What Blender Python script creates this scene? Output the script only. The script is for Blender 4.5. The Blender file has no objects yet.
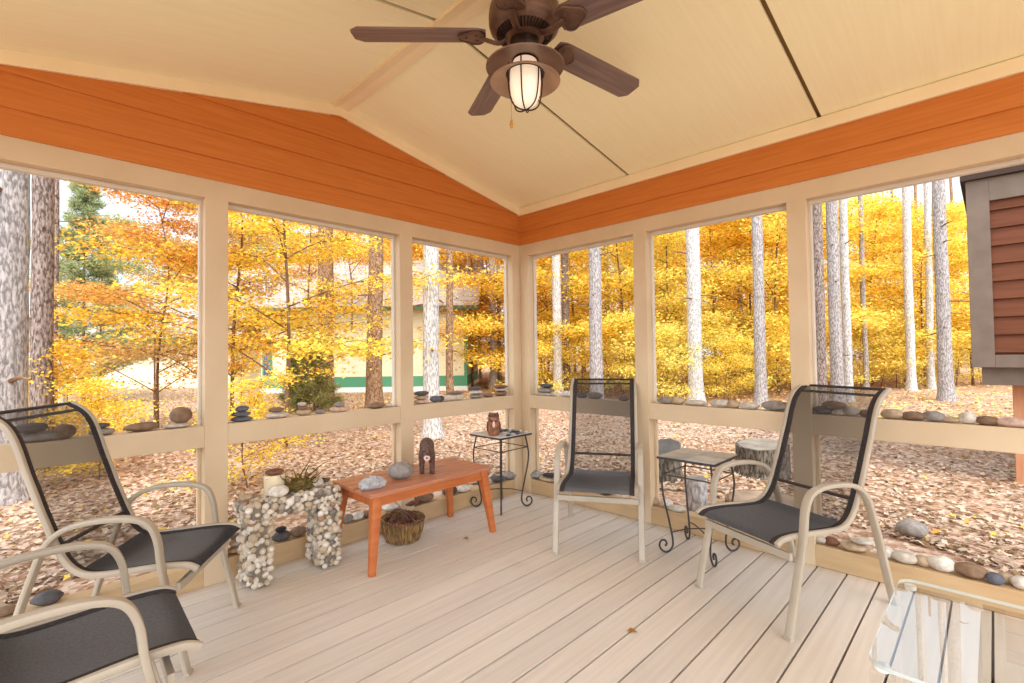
import bpy, bmesh, math, random
import numpy as np
from mathutils import Vector, Matrix, noise as mnoise

SC = bpy.context.scene
COL = SC.collection
PI = math.pi
rnd = random.Random(7)
nrng = np.random.default_rng(11)

# ---------------------------------------------------------------- camera
CAM_LOC = Vector((-3.2549, -3.095, 1.25))
YAW, PITCH, ROLL, FPX = .7784, .0249, -.0130, 487.81
_f = Vector((math.cos(YAW)*math.cos(PITCH), math.sin(YAW)*math.cos(PITCH), math.sin(PITCH)))
_r0 = Vector((math.sin(YAW), -math.cos(YAW), 0))
_u0 = _r0.cross(_f)
_r = math.cos(ROLL)*_r0 + math.sin(ROLL)*_u0
_u = math.cos(ROLL)*_u0 - math.sin(ROLL)*_r0
cam_data = bpy.data.cameras.new('camera')
cam = bpy.data.objects.new('camera', cam_data)
COL.objects.link(cam)
cam_data.sensor_width = 36.0
cam_data.lens = FPX/1024*36.0
cam_data.clip_start, cam_data.clip_end = .05, 400
mw = Matrix((( _r.x, _u.x, -_f.x, CAM_LOC.x), (_r.y, _u.y, -_f.y, CAM_LOC.y), (_r.z, _u.z, -_f.z, CAM_LOC.z), (0, 0, 0, 1)))
cam.matrix_world = mw
SC.camera = cam

def ray(px, py):
    return _f + (px-512)/FPX*_r - (py-341.5)/FPX*_u
def on(px, py, ax, val):
    """the place where the sight line through a photo pixel meets a plane of the porch"""
    d = ray(px, py); t = (val-CAM_LOC[ax])/d[ax]
    return CAM_LOC + t*d, t
def far(px, depth):
    d = ray(px, 353); p = CAM_LOC + depth*d
    return p.x, p.y

# ---------------------------------------------------------------- materials
def lin(c):
    return tuple(((v/255)/12.92 if v/255 <= .04045 else ((v/255+.055)/1.055)**2.4) for v in c)
def new_mat(name):
    m = bpy.data.materials.new(name); m.use_nodes = True
    nt = m.node_tree
    return m, nt, nt.nodes['Principled BSDF'], nt.nodes, nt.links
def mat(name, c1, c2=None, scale=(8, 8, 8), detail=4, rough=.6, spec=.3, bump=0., metal=0., lo=.35, hi=.65, coord='Object', dist=0., bscale=None):
    m, nt, b, N, L = new_mat(name)
    b.inputs['Roughness'].default_value = rough
    b.inputs['Specular IOR Level'].default_value = spec
    b.inputs['Metallic'].default_value = metal
    c1 = lin(c1)+(1,)
    if c2 is None:
        b.inputs['Base Color'].default_value = c1
        if not bump: return m
    tc = N.new('ShaderNodeTexCoord'); mp = N.new('ShaderNodeMapping')
    mp.inputs['Scale'].default_value = scale
    L.new(tc.outputs[coord], mp.inputs['Vector'])
    nz = N.new('ShaderNodeTexNoise'); nz.inputs['Detail'].default_value = detail
    nz.inputs['Scale'].default_value = 1.; nz.inputs['Distortion'].default_value = dist
    L.new(mp.outputs['Vector'], nz.inputs['Vector'])
    if c2 is not None:
        cr = N.new('ShaderNodeValToRGB')
        cr.color_ramp.elements[0].position, cr.color_ramp.elements[1].position = lo, hi
        cr.color_ramp.elements[0].color, cr.color_ramp.elements[1].color = c1, lin(c2)+(1,)
        L.new(nz.outputs['Fac'], cr.inputs['Fac']); L.new(cr.outputs['Color'], b.inputs['Base Color'])
    if bump:
        bp = N.new('ShaderNodeBump'); bp.inputs['Strength'].default_value = bump; bp.inputs['Distance'].default_value = .01
        L.new(nz.outputs['Fac'], bp.inputs['Height']); L.new(bp.outputs['Normal'], b.inputs['Normal'])
    return m

M = {}
M['trim'] = mat('painted_trim', (201, 174, 140), (209, 183, 150), (3, 3, 3), 4, .55, .3)
M['crown'] = mat('crown_trim', (238, 217, 177), (243, 224, 186), (3, 3, 3), 3, .6, .2)
M['trim_light'] = mat('pale_trim', (206, 192, 172), (214, 201, 182), (3, 3, 3), 3, .5, .3)
M['ceil'] = mat('ceiling_panel', (247, 237, 197), (250, 241, 203), (3, 60, 3), 5, .7, .2, .12)
M['ceil_gap'] = mat('ceiling_backing', (150, 118, 70), None, rough=.8)
M['roof'] = mat('roof_shingle', (92, 84, 80), (120, 112, 104), (9, 9, 9), 4, .9)
M['siding_r'] = mat('orange_siding', (192, 110, 44), (202, 121, 54), (3, 3, 60), 5, .6, .3, .1)
M['curb'] = mat('kick_board', (184, 150, 110), (194, 161, 120), (4, 4, 20), 4, .6, .3)
M['frame_metal'] = mat('chair_tube', (168, 152, 132), (178, 162, 142), (5, 5, 5), 2, .42, .5)
M['dark_bar'] = mat('dark_bar', (58, 46, 42), None, rough=.5)
M['hem'] = mat('sling_hem', (46, 40, 40), (64, 56, 54), (120, 120, 120), 2, .75, .2)
M['seat'] = mat('sling_seat', (112, 110, 112), (126, 124, 126), (150, 150, 150), 2, .7, .3)
M['iron'] = mat('wrought_iron', (48, 42, 40), (66, 56, 50), (40, 40, 40), 2, .5, .4)
M['slate'] = mat('slate_tile', (226, 220, 212), (190, 182, 176), (9, 9, 9), 4, .4, .4)
M['slate2'] = mat('slate_tile_grey', (136, 132, 130), (172, 167, 163), (9, 9, 9), 4, .4, .4)
M['slate3'] = mat('slate_tile_pale', (158, 153, 150), (190, 184, 178), (9, 9, 9), 4, .4, .4)
M['orange'] = mat('orange_wood', (176, 92, 44), (194, 110, 56), (3, 30, 30), 5, .42, .4)
M['orange_top'] = mat('orange_wood_top', (172, 106, 76), (190, 124, 92), (3, 40, 40), 5, .4, .45)
M['mortar'] = mat('mortar', (136, 122, 106), (110, 98, 84), (30, 30, 30), 4, .9, .1, .4)
M['basket'] = mat('wicker', (96, 70, 44), (170, 132, 84), (70, 70, 20), 3, .75, .2, .3)
M['cone'] = mat('dark_red_wood', (84, 50, 38), (124, 80, 60), (40, 40, 40), 3, .6, .3, .3)
M['fan_metal'] = mat('fan_bronze', (92, 66, 54), (116, 86, 70), (12, 12, 12), 3, .38, .5, 0, .35)
M['fan_dark'] = mat('fan_dark', (48, 34, 30), None, rough=.35, metal=.3)
M['fan_shade'] = mat('fan_shade', (164, 134, 112), (178, 146, 122), (12, 12, 12), 3, .4, .5, 0, .3)
M['blade'] = mat('fan_blade', (104, 84, 80), (132, 108, 100), (3, 45, 45), 5, .42, .4, dist=.6)
M['bear'] = mat('carved_bear', (66, 42, 34), (104, 76, 62), (60, 60, 60), 4, .5, .4, .4)
M['muzzle'] = mat('muzzle', (226, 190, 172), None, rough=.6)
M['black'] = mat('black', (24, 22, 22), None, rough=.4)
M['owl'] = mat('carved_owl', (120, 74, 50), (170, 116, 84), (50, 50, 30), 4, .55, .3, .3)
M['candle'] = mat('cream_wax', (232, 214, 180), (224, 204, 168), (20, 20, 5), 3, .5, .3)
M['moss'] = mat('driftwood', (74, 60, 34), (118, 100, 56), (40, 40, 40), 4, .9, .1, .5)
M['house_wall'] = mat('cream_wall', (236, 226, 190), (228, 216, 178), (.6, .6, 14), 3, .8, .1)
M['house_white'] = mat('white_wall', (236, 232, 222), None, rough=.8)
M['house_green'] = mat('green_band', (86, 146, 108), None, rough=.7)
M['fascia'] = mat('fascia', (78, 96, 66), None, rough=.8)
M['house_roof'] = mat('shingle_roof', (150, 136, 128), (176, 162, 150), (2, 2, 14), 4, .9, .1)
M['house_win'] = mat('window_glass', (60, 84, 110), None, rough=.12, spec=.6)
M['red_siding'] = mat('red_brown_siding', (92, 50, 29), (104, 58, 36), (2, 2, 30), 4, .7, .2)
M['brown_trim'] = mat('brown_trim', (106, 90, 78), (116, 99, 86), (6, 6, 6), 3, .7, .2)
M['dark_brown'] = mat('dark_soffit', (60, 44, 36), None, rough=.8)
M['post_wood'] = mat('post_wood', (178, 120, 86), (198, 142, 104), (10, 10, 2), 4, .8)
M['brass'] = mat('brass', (206, 160, 80), None, rough=.35, metal=.7)
M['acrylic_tab'] = mat('white_cap', (238, 232, 222), None, rough=.3)

def bark(name, c1, c2, c3, sc=1.):
    m, nt, b, N, L = new_mat(name)
    b.inputs['Roughness'].default_value = .9; b.inputs['Specular IOR Level'].default_value = .1
    tc = N.new('ShaderNodeTexCoord'); mp = N.new('ShaderNodeMapping'); mp.inputs['Scale'].default_value = (34*sc, 34*sc, 11*sc)
    L.new(tc.outputs['Object'], mp.inputs['Vector'])
    vo = N.new('ShaderNodeTexVoronoi'); vo.feature = 'DISTANCE_TO_EDGE'; vo.inputs['Scale'].default_value = 1
    nz = N.new('ShaderNodeTexNoise'); nz.inputs['Scale'].default_value = 1.4; nz.inputs['Detail'].default_value = 6
    add = N.new('ShaderNodeMixRGB'); add.inputs['Fac'].default_value = .35
    L.new(mp.outputs['Vector'], add.inputs['Color1']); L.new(nz.outputs['Color'], add.inputs['Color2'])
    L.new(mp.outputs['Vector'], nz.inputs['Vector']); L.new(add.outputs['Color'], vo.inputs['Vector'])
    cr = N.new('ShaderNodeValToRGB'); cr.color_ramp.elements[0].position = .0; cr.color_ramp.elements[1].position = .3
    cr.color_ramp.elements[0].color = lin(c1)+(1,); cr.color_ramp.elements[1].color = lin(c2)+(1,)
    L.new(vo.outputs['Distance'], cr.inputs['Fac'])
    mx = N.new('ShaderNodeMixRGB'); mx.inputs['Color2'].default_value = lin(c3)+(1,)
    r2 = N.new('ShaderNodeValToRGB'); r2.color_ramp.elements[0].position = .45; r2.color_ramp.elements[1].position = .62
    L.new(nz.outputs['Fac'], r2.inputs['Fac']); L.new(r2.outputs['Color'], mx.inputs['Fac'])
    L.new(cr.outputs['Color'], mx.inputs['Color1']); L.new(mx.outputs['Color'], b.inputs['Base Color'])
    bp = N.new('ShaderNodeBump'); bp.inputs['Strength'].default_value = .5; bp.inputs['Distance'].default_value = .02
    L.new(vo.outputs['Distance'], bp.inputs['Height']); L.new(bp.outputs['Normal'], b.inputs['Normal'])
    return m
M['bark'] = bark('pine_bark', (112, 104, 100), (158, 148, 144), (182, 172, 168))
M['bark_birch'] = bark('birch_bark', (190, 184, 176), (232, 228, 220), (240, 236, 230), .5)
M['bark_dark'] = bark('dark_bark', (80, 66, 60), (136, 118, 110), (160, 142, 132))
M['bark_pale'] = bark('pale_bark', (140, 132, 128), (190, 182, 176), (212, 205, 199))
M['bark_moss'] = bark('mossy_bark', (56, 48, 40), (100, 90, 76), (120, 110, 100))
M['bark_brown'] = bark('brown_bark', (92, 66, 48), (146, 112, 84), (172, 138, 108))
M['twig'] = mat('twig_bark', (104, 78, 58), (134, 104, 80), (10, 10, 4), 3, .9, .1)

def leaf_material(name, hue=.035, trans=.45, lo=.5, hi=1.3):
    m, nt, b, N, L = new_mat(name)
    N.remove(b)
    out = N['Material Output']
    oi = N.new('ShaderNodeObjectInfo'); ge = N.new('ShaderNodeNewGeometry')
    hs = N.new('ShaderNodeHueSaturation')
    mh = N.new('ShaderNodeMapRange'); mh.inputs['To Min'].default_value = .5-hue; mh.inputs['To Max'].default_value = .5+hue
    wn = N.new('ShaderNodeTexWhiteNoise'); wn.noise_dimensions = '1D'
    mv = N.new('ShaderNodeMapRange'); mv.inputs['To Min'].default_value = lo; mv.inputs['To Max'].default_value = hi
    L.new(ge.outputs['Random Per Island'], mh.inputs['Value']); L.new(ge.outputs['Random Per Island'], wn.inputs['W'])
    L.new(wn.outputs['Value'], mv.inputs['Value'])
    L.new(mh.outputs['Result'], hs.inputs['Hue']); L.new(mv.outputs['Result'], hs.inputs['Value'])
    L.new(oi.outputs['Color'], hs.inputs['Color'])
    d = N.new('ShaderNodeBsdfDiffuse'); t = N.new('ShaderNodeBsdfTranslucent'); mx = N.new('ShaderNodeMixShader')
    mx.inputs['Fac'].default_value = trans
    L.new(hs.outputs['Color'], d.inputs['Color']); L.new(hs.outputs['Color'], t.inputs['Color'])
    L.new(d.outputs['BSDF'], mx.inputs[1]); L.new(t.outputs['BSDF'], mx.inputs[2]); L.new(mx.outputs['Shader'], out.inputs['Surface'])
    return m
M['leaf'] = leaf_material('leaf', .03, .42, .55, 1.3)
M['litter'] = leaf_material('fallen_leaf', .02, .1, .66, 1.12)

def sling_material(name, c, clear):
    m, nt, b, N, L = new_mat(name)
    b.inputs['Base Color'].default_value = lin(c)+(1,); b.inputs['Roughness'].default_value = .6
    t = N.new('ShaderNodeBsdfTransparent'); mx = N.new('ShaderNodeMixShader'); mx.inputs['Fac'].default_value = clear
    L.new(b.outputs['BSDF'], mx.inputs[1]); L.new(t.outputs['BSDF'], mx.inputs[2]); L.new(mx.outputs['Shader'], N['Material Output'].inputs['Surface'])
    return m
M['sling'] = sling_material('sling_mesh', (58, 51, 47), .40)

def glass_material(name, col=(1, 1, 1, 1), ior=1.5):
    m, nt, b, N, L = new_mat(name); N.remove(b)
    g = N.new('ShaderNodeBsdfGlossy'); g.inputs['Roughness'].default_value = .0
    t = N.new('ShaderNodeBsdfTransparent'); t.inputs['Color'].default_value = col
    fr = N.new('ShaderNodeFresnel'); fr.inputs['IOR'].default_value = ior
    mx = N.new('ShaderNodeMixShader')
    ge = N.new('ShaderNodeNewGeometry'); iv = N.new('ShaderNodeMath'); iv.operation = 'SUBTRACT'; iv.inputs[0].default_value = 1
    ml = N.new('ShaderNodeMath'); ml.operation = 'MULTIPLY'
    L.new(ge.outputs['Backfacing'], iv.inputs[1]); L.new(iv.outputs[0], ml.inputs[0]); L.new(fr.outputs['Fac'], ml.inputs[1])
    L.new(ml.outputs[0], mx.inputs['Fac']); L.new(t.outputs['BSDF'], mx.inputs[1]); L.new(g.outputs['BSDF'], mx.inputs[2])
    L.new(mx.outputs['Shader'], N['Material Output'].inputs['Surface'])
    return m
M['glass'] = glass_material('clear_glass', (.95, .96, .95, 1), 3.4)
M['acrylic'] = glass_material('clear_acrylic', (.96, .96, .95, 1), 1.5)
M['glass_edge'] = mat('glass_edge', (196, 200, 194), None, rough=.15, spec=.8)

def globe_material():
    m, nt, b, N, L = new_mat('frosted_globe')
    b.inputs['Base Color'].default_value = (.9, .8, .7, 1); b.inputs['Roughness'].default_value = .3
    b.inputs['Emission Color'].default_value = (1, .78, .56, 1); b.inputs['Emission Strength'].default_value = GLOBE
    return m
GLOBE = .42
M['globe'] = globe_material()

def floor_material():
    m, nt, b, N, L = new_mat('deck_board')
    b.inputs['Roughness'].default_value = .5; b.inputs['Specular IOR Level'].default_value = .35
    tc = N.new('ShaderNodeTexCoord'); mp = N.new('ShaderNodeMapping'); mp.inputs['Scale'].default_value = (1.5, 40, 1)
    L.new(tc.outputs['Object'], mp.inputs['Vector'])
    nz = N.new('ShaderNodeTexNoise'); nz.inputs['Detail'].default_value = 5; nz.inputs['Scale'].default_value = 1
    L.new(mp.outputs['Vector'], nz.inputs['Vector'])
    cr = N.new('ShaderNodeValToRGB'); cr.color_ramp.elements[0].position = .3; cr.color_ramp.elements[1].position = .7
    cr.color_ramp.elements[0].color = lin((204, 188, 173))+(1,); cr.color_ramp.elements[1].color = lin((218, 203, 188))+(1,)
    L.new(nz.outputs['Fac'], cr.inputs['Fac'])
    ge = N.new('ShaderNodeNewGeometry'); mv = N.new('ShaderNodeMapRange'); mv.inputs['To Min'].default_value = .94; mv.inputs['To Max'].default_value = 1.04
    hs = N.new('ShaderNodeHueSaturation'); L.new(ge.outputs['Random Per Island'], mv.inputs['Value']); L.new(mv.outputs['Result'], hs.inputs['Value'])
    # worn stains with a shape of their own
    n2 = N.new('ShaderNodeTexNoise'); n2.inputs['Scale'].default_value = 2.3; n2.inputs['Detail'].default_value = 3
    L.new(tc.outputs['Object'], n2.inputs['Vector'])
    c2 = N.new('ShaderNodeValToRGB'); c2.color_ramp.elements[0].position = .62; c2.color_ramp.elements[1].position = .78
    c2.color_ramp.elements[1].color = (.35, .35, .35, 1)
    L.new(n2.outputs['Fac'], c2.inputs['Fac'])
    mx = N.new('ShaderNodeMixRGB'); mx.inputs['Color2'].default_value = lin((190, 168, 148))+(1,)
    L.new(c2.outputs['Color'], mx.inputs['Fac']); L.new(cr.outputs['Color'], mx.inputs['Color1']); L.new(mx.outputs['Color'], hs.inputs['Color'])
    L.new(hs.outputs['Color'], b.inputs['Base Color'])
    return m
M['floor'] = floor_material()

def ground_material():
    m, nt, b, N, L = new_mat('leaf_litter')
    b.inputs['Roughness'].default_value = .95; b.inputs['Specular IOR Level'].default_value = .05
    tc = N.new('ShaderNodeTexCoord')
    v = N.new('ShaderNodeTexVoronoi'); v.inputs['Scale'].default_value = 27; v.inputs['Randomness'].default_value = 1
    nz = N.new('ShaderNodeTexNoise'); nz.inputs['Scale'].default_value = 4; nz.inputs['Detail'].default_value = 8
    mixv = N.new('ShaderNodeMixRGB'); mixv.inputs['Fac'].default_value = .12
    L.new(tc.outputs['Object'], mixv.inputs['Color1']); L.new(nz.outputs['Color'], mixv.inputs['Color2']); L.new(mixv.outputs['Color'], v.inputs['Vector'])
    L.new(tc.outputs['Object'], nz.inputs['Vector'])
    bw = N.new('ShaderNodeRGBToBW'); L.new(v.outputs['Color'], bw.inputs['Color'])
    cr = N.new('ShaderNodeValToRGB'); e = cr.color_ramp.elements
    e[0].position, e[0].color = .15, lin((126, 96, 76))+(1,)
    e[1].position, e[1].color = .85, lin((216, 194, 176))+(1,)
    x = e.new(.35); x.color = lin((166, 132, 108))+(1,)
    x = e.new(.6); x.color = lin((190, 158, 136))+(1,)
    L.new(bw.outputs['Val'], cr.inputs['Fac'])
    n2 = N.new('ShaderNodeTexNoise'); n2.inputs['Scale'].default_value = .45; n2.inputs['Detail'].default_value = 4
    L.new(tc.outputs['Object'], n2.inputs['Vector'])
    c2 = N.new('ShaderNodeValToRGB'); c2.color_ramp.elements[0].position = .42; c2.color_ramp.elements[1].position = .68
    L.new(n2.outputs['Fac'], c2.inputs['Fac'])
    mx = N.new('ShaderNodeMixRGB'); mx.inputs['Color2'].default_value = lin((168, 124, 88))+(1,); 
    ml = N.new('ShaderNodeMath'); ml.operation = 'MULTIPLY'; ml.inputs[1].default_value = .55
    L.new(c2.outputs['Color'], ml.inputs[0]); L.new(ml.outputs[0], mx.inputs['Fac']); L.new(cr.outputs['Color'], mx.inputs['Color1'])
    L.new(mx.outputs['Color'], b.inputs['Base Color'])
    bp = N.new('ShaderNodeBump'); bp.inputs['Strength'].default_value = .6; bp.inputs['Distance'].default_value = .03
    L.new(v.outputs['Distance'], bp.inputs['Height']); L.new(bp.outputs['Normal'], b.inputs['Normal'])
    return m
M['ground'] = ground_material()

# ---------------------------------------------------------------- mesh helpers
def link(name, me, material, parent=None):
    o = bpy.data.objects.new(name, me); COL.objects.link(o)
    if material is not None:
        for mm in (material if isinstance(material, (list, tuple)) else [material]):
            me.materials.append(mm)
    if parent is not None: o.parent = parent
    return o
def obj(name, bm, material, parent=None, smooth=True, angle=38):
    bmesh.ops.recalc_face_normals(bm, faces=bm.faces[:])
    if smooth:
        for f in bm.faces: f.smooth = True
        a = math.radians(angle)
        for e in bm.edges:
            if len(e.link_faces) == 2:
                try: e.smooth = e.calc_face_angle() < a
                except ValueError: pass
    me = bpy.data.meshes.new(name); bm.to_mesh(me); bm.free()
    return link(name, me, material, parent)
def tag(o, label, cat, group=None, kind=None):
    o['label'] = label; o['category'] = cat
    if group: o['group'] = group
    if kind: o['kind'] = kind
    return o
def thing(name, label, cat, loc=(0, 0, 0), rz=0, group=None):
    o = bpy.data.objects.new(name, None); COL.objects.link(o)
    o.empty_display_size = .1
    o.location = loc; o.rotation_euler = (0, 0, rz)
    return tag(o, label, cat, group)
def struct(o, label, cat):
    return tag(o, label, cat, None, 'structure')
def copy_tree(o, parent=None):
    c = o.copy(); COL.objects.link(c)
    if parent is not None: c.parent = parent
    for ch in list(o.children): copy_tree(ch, c)
    return c
def B(): return bmesh.new()
def box(bm, lo, hi, bev=0., mtx=None, mi=0):
    x0, y0, z0 = lo; x1, y1, z1 = hi
    vs = [bm.verts.new(p) for p in ((x0,y0,z0),(x1,y0,z0),(x1,y1,z0),(x0,y1,z0),(x0,y0,z1),(x1,y0,z1),(x1,y1,z1),(x0,y1,z1))]
    fs = [bm.faces.new([vs[i] for i in q]) for q in ((3,2,1,0),(4,5,6,7),(0,1,5,4),(1,2,6,5),(2,3,7,6),(3,0,4,7))]
    for f in fs: f.material_index = mi
    geo = vs
    if bev:
        es = list({e for f in fs for e in f.edges})
        r = bmesh.ops.bevel(bm, geom=es, offset=bev, segments=2, affect='EDGES', profile=.6)
        geo = list({v for f in r['faces'] for v in f.verts} | {v for v in vs if v.is_valid})
    if mtx is not None: bmesh.ops.transform(bm, matrix=mtx, verts=geo)
    return geo
def smooth_pts(pts, n=6):
    """Catmull-Rom through the points"""
    P = [Vector(p) for p in pts]; out = []
    for i in range(len(P)-1):
        p0 = P[max(i-1, 0)]; p1 = P[i]; p2 = P[i+1]; p3 = P[min(i+2, len(P)-1)]
        for k in range(n):
            t = k/n
            out.append(.5*((2*p1)+(p2-p0)*t+(2*p0-5*p1+4*p2-p3)*t*t+(3*p1-p0-3*p2+p3)*t**3))
    out.append(P[-1]); return out
def sweep(bm, pts, prof, side=None, radii=None, cap=True):
    """sweep a closed 2-D profile (a along `side`, b across) along a polyline"""
    P = [Vector(p) for p in pts]; rings = []; up = None
    for i, p in enumerate(P):
        t = (P[min(i+1, len(P)-1)]-P[max(i-1, 0)]).normalized()
        if side is not None:
            s = Vector(side); s = (s-t*s.dot(t)).normalized()
        else:
            if up is None:
                up = Vector((0, 0, 1)) if abs(t.z) < .9 else Vector((1, 0, 0))
            s = (up-t*up.dot(t)).normalized(); up = s
        n = t.cross(s); k = radii[i] if radii else 1.
        rings.append([bm.verts.new(p+s*(a*k)+n*(b*k)) for a, b in prof])
    m = len(prof)
    for i in range(len(rings)-1):
        for j in range(m):
            bm.faces.new((rings[i][j], rings[i][(j+1) % m], rings[i+1][(j+1) % m], rings[i+1][j]))
    if cap:
        bm.faces.new(rings[0][::-1]); bm.faces.new(rings[-1])
def circ(r, n=8, r2=None):
    return [(r*math.cos(2*PI*i/n), (r2 or r)*math.sin(2*PI*i/n)) for i in range(n)]
def rrect(a, b, c=.3):
    """rounded rectangle profile, half sizes a and b"""
    k = min(a, b)*c*2; out = []
    for sx, sy, st in ((1, 1, 0), (-1, 1, 90), (-1, -1, 180), (1, -1, 270)):
        for d in (0, 45, 90):
            w = math.radians(st+d); out.append((sx*(a-k)+k*math.cos(w), sy*(b-k)+k*math.sin(w)))
    return out
def tube(bm, pts, r, n=8, radii=None): sweep(bm, pts, circ(r, n), None, radii)
def lathe(bm, prof, c=(0, 0, 0), n=28, close=False):
    c = Vector(c); rings = []
    for r, z in prof:
        if r < 1e-5: rings.append([bm.verts.new(c+Vector((0, 0, z)))])
        else: rings.append([bm.verts.new(c+Vector((r*math.cos(2*PI*i/n), r*math.sin(2*PI*i/n), z))) for i in range(n)])
    for a, b in zip(rings[:-1], rings[1:]):
        for i in range(n):
            j = (i+1) % n
            if len(a) == 1 and len(b) == 1: continue
            if len(a) == 1: bm.faces.new((a[0], b[i], b[j]))
            elif len(b) == 1: bm.faces.new((a[i], a[j], b[0]))
            else: bm.faces.new((a[i], a[j], b[j], b[i]))
def blob(bm, c, s, seed=0, amp=.14, sub=3, rot=None, fr=1.6, flat=None):
    """a weathered stone: a noisy ellipsoid, half sizes s"""
    r = bmesh.ops.create_icosphere(bm, subdivisions=sub, radius=1)
    off = Vector((seed*3.17 % 50, seed*1.31 % 50, seed*7.7 % 50)); R = rot or Matrix.Identity(3)
    for v in r['verts']:
        d = v.co.normalized()
        k = 1+amp*mnoise.noise(d*fr+off)+amp*.35*mnoise.noise(d*fr*3+off)
        p = Vector((d.x*s[0]*k, d.y*s[1]*k, d.z*s[2]*k))
        if flat is not None: p.z = max(p.z, -s[2]*flat)
        v.co = Vector(c)+R @ p
    return r['verts']
def add_np(name, verts, faces, material, parent=None):
    me = bpy.data.meshes.new(name)
    nv, (nf, k) = len(verts), faces.shape
    me.vertices.add(nv); me.vertices.foreach_set('co', verts.astype(np.float32).ravel())
    me.loops.add(nf*k); me.loops.foreach_set('vertex_index', faces.astype(np.int32).ravel())
    me.polygons.add(nf); me.polygons.foreach_set('loop_start', np.arange(0, nf*k, k, dtype=np.int32))
    me.update(calc_edges=True); me.validate()
    return link(name, me, material, parent)

# ================================================================ SETTING
# ---- floor: deck boards running along the left wall
bm = B(); y = -.0305; PITCHB = .1445
box(bm, (-4.6, -.029, -.028), (-.001, .1, 0), .003)
while y > -4.7:
    box(bm, (-4.6, y-PITCHB+.0095, -.028), (-.001, y, 0), .0012)
    y -= PITCHB
struct(obj('floor', bm, M['floor'], smooth=False), 'pinkish beige deck floor of long narrow boards', 'floor')
bm = B(); box(bm, (-4.6, -4.7, -.12), (.12, .12, -.032))
struct(obj('floor_base', bm, M['dark_bar'], smooth=False), 'dark joists under the gaps of the deck floor', 'floor base')

# ---- ceiling
RX, EZ, SL = -1.75, 2.59, .195
def zc(x): return EZ+SL*(-x) if x > RX else EZ+SL*(-RX)-SL*(RX-x)
bm = B()
def slope_slab(bm, x0, x1, y0, y1, dz0, dz1):
    for_pts = [(x0, y0), (x1, y0), (x1, y1), (x0, y1)]
    a = [bm.verts.new((x, y, zc(x)+dz0)) for x, y in for_pts]; b = [bm.verts.new((x, y, zc(x)+dz1)) for x, y in for_pts]
    bm.faces.new(a); bm.faces.new(b[::-1])
    for i in range(4): bm.faces.new((a[i], a[(i+1) % 4], b[(i+1) % 4], b[i]))
ycuts = [0.0, -1.155, -2.415, -3.64, -4.7]
for (xa, xb) in ((-4.3, RX), (RX+1e-4, 0)):
    for ya, yb in zip(ycuts[:-1], ycuts[1:]):
        slope_slab(bm, xa, xb, yb+.011, ya-.011 if ya < 0 else ya, 0, .014)
struct(obj('ceiling', bm, M['ceil'], smooth=False), 'vaulted ceiling of wide peach beige panels', 'ceiling')
bm = B()
for (xa, xb) in ((-4.8, RX), (RX+1e-4, .45)): slope_slab(bm, xa, xb, -4.9, .45, .03, .06)
struct(obj('ceiling_backing', bm, M['ceil_gap'], smooth=False), 'brown backing showing in the gaps between ceiling panels', 'ceiling backing')
bm = B()
for (xa, xb) in ((-4.8, RX), (RX+1e-4, .45)): slope_slab(bm, xa, xb, -4.9, .45, .061, .2)
struct(obj('roof', bm, M['roof'], smooth=False), 'porch roof above the ceiling', 'roof')

# ---- gable wall (left) and eave wall (right): lapped boards over the header
def courses(zs, along, top, n, name, label, material):
    bm = B()
    for z0, z1 in zip(zs[:-1], zs[1:]):
        xs = np.linspace(along[0], along[1], n)
        for xa, xb in zip(xs[:-1], xs[1:]):
            ta, tb = min(z1+.012, top(xa)), min(z1+.012, top(xb))
            if min(ta, tb) <= z0+1e-4 and max(ta, tb) <= z0+1e-4: continue
            ta, tb = max(ta, z0), max(tb, z0)
            def pt(x, z):
                d = -.012+.010*(z-z0)/(z1-z0)
                return (x, d, z) if name == 'wall_left' else (d, x, z)
            def bk(x, z): return (x, .06, z) if name == 'wall_left' else (.06, x, z)
            q = [pt(xa, z0), pt(xb, z0), pt(xb, tb), pt(xa, ta)]
            vs = [bm.verts.new(p) for p in q]
            try: bm.faces.new(vs)
            except ValueError: pass
            u = [bm.verts.new(p) for p in (pt(xa, z0), pt(xb, z0), bk(xb, z0), bk(xa, z0))]
            bm.faces.new(u)
            w = [bm.verts.new(p) for p in (bk(xa, z0), bk(xb, z0), bk(xb, tb), bk(xa, ta))]
            bm.faces.new(w)
    bmesh.ops.remove_doubles(bm, verts=bm.verts[:], dist=1e-5)
    return struct(obj(name, bm, material, smooth=False), label, 'wall')
courses([2.245, 2.372, 2.53, 2.688, 2.85, 3.0], (-3.78, 0), lambda x: zc(x)-.004, 109, 'wall_left', 'orange lapped siding of the gable above the left openings', M['siding_r'])
courses([2.245, 2.362, 2.53, 2.62], (-4.6, 0), lambda x: zc(0)-.004, 40, 'wall_right', 'orange lapped siding band above the right openings', M['siding_r'])

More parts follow.
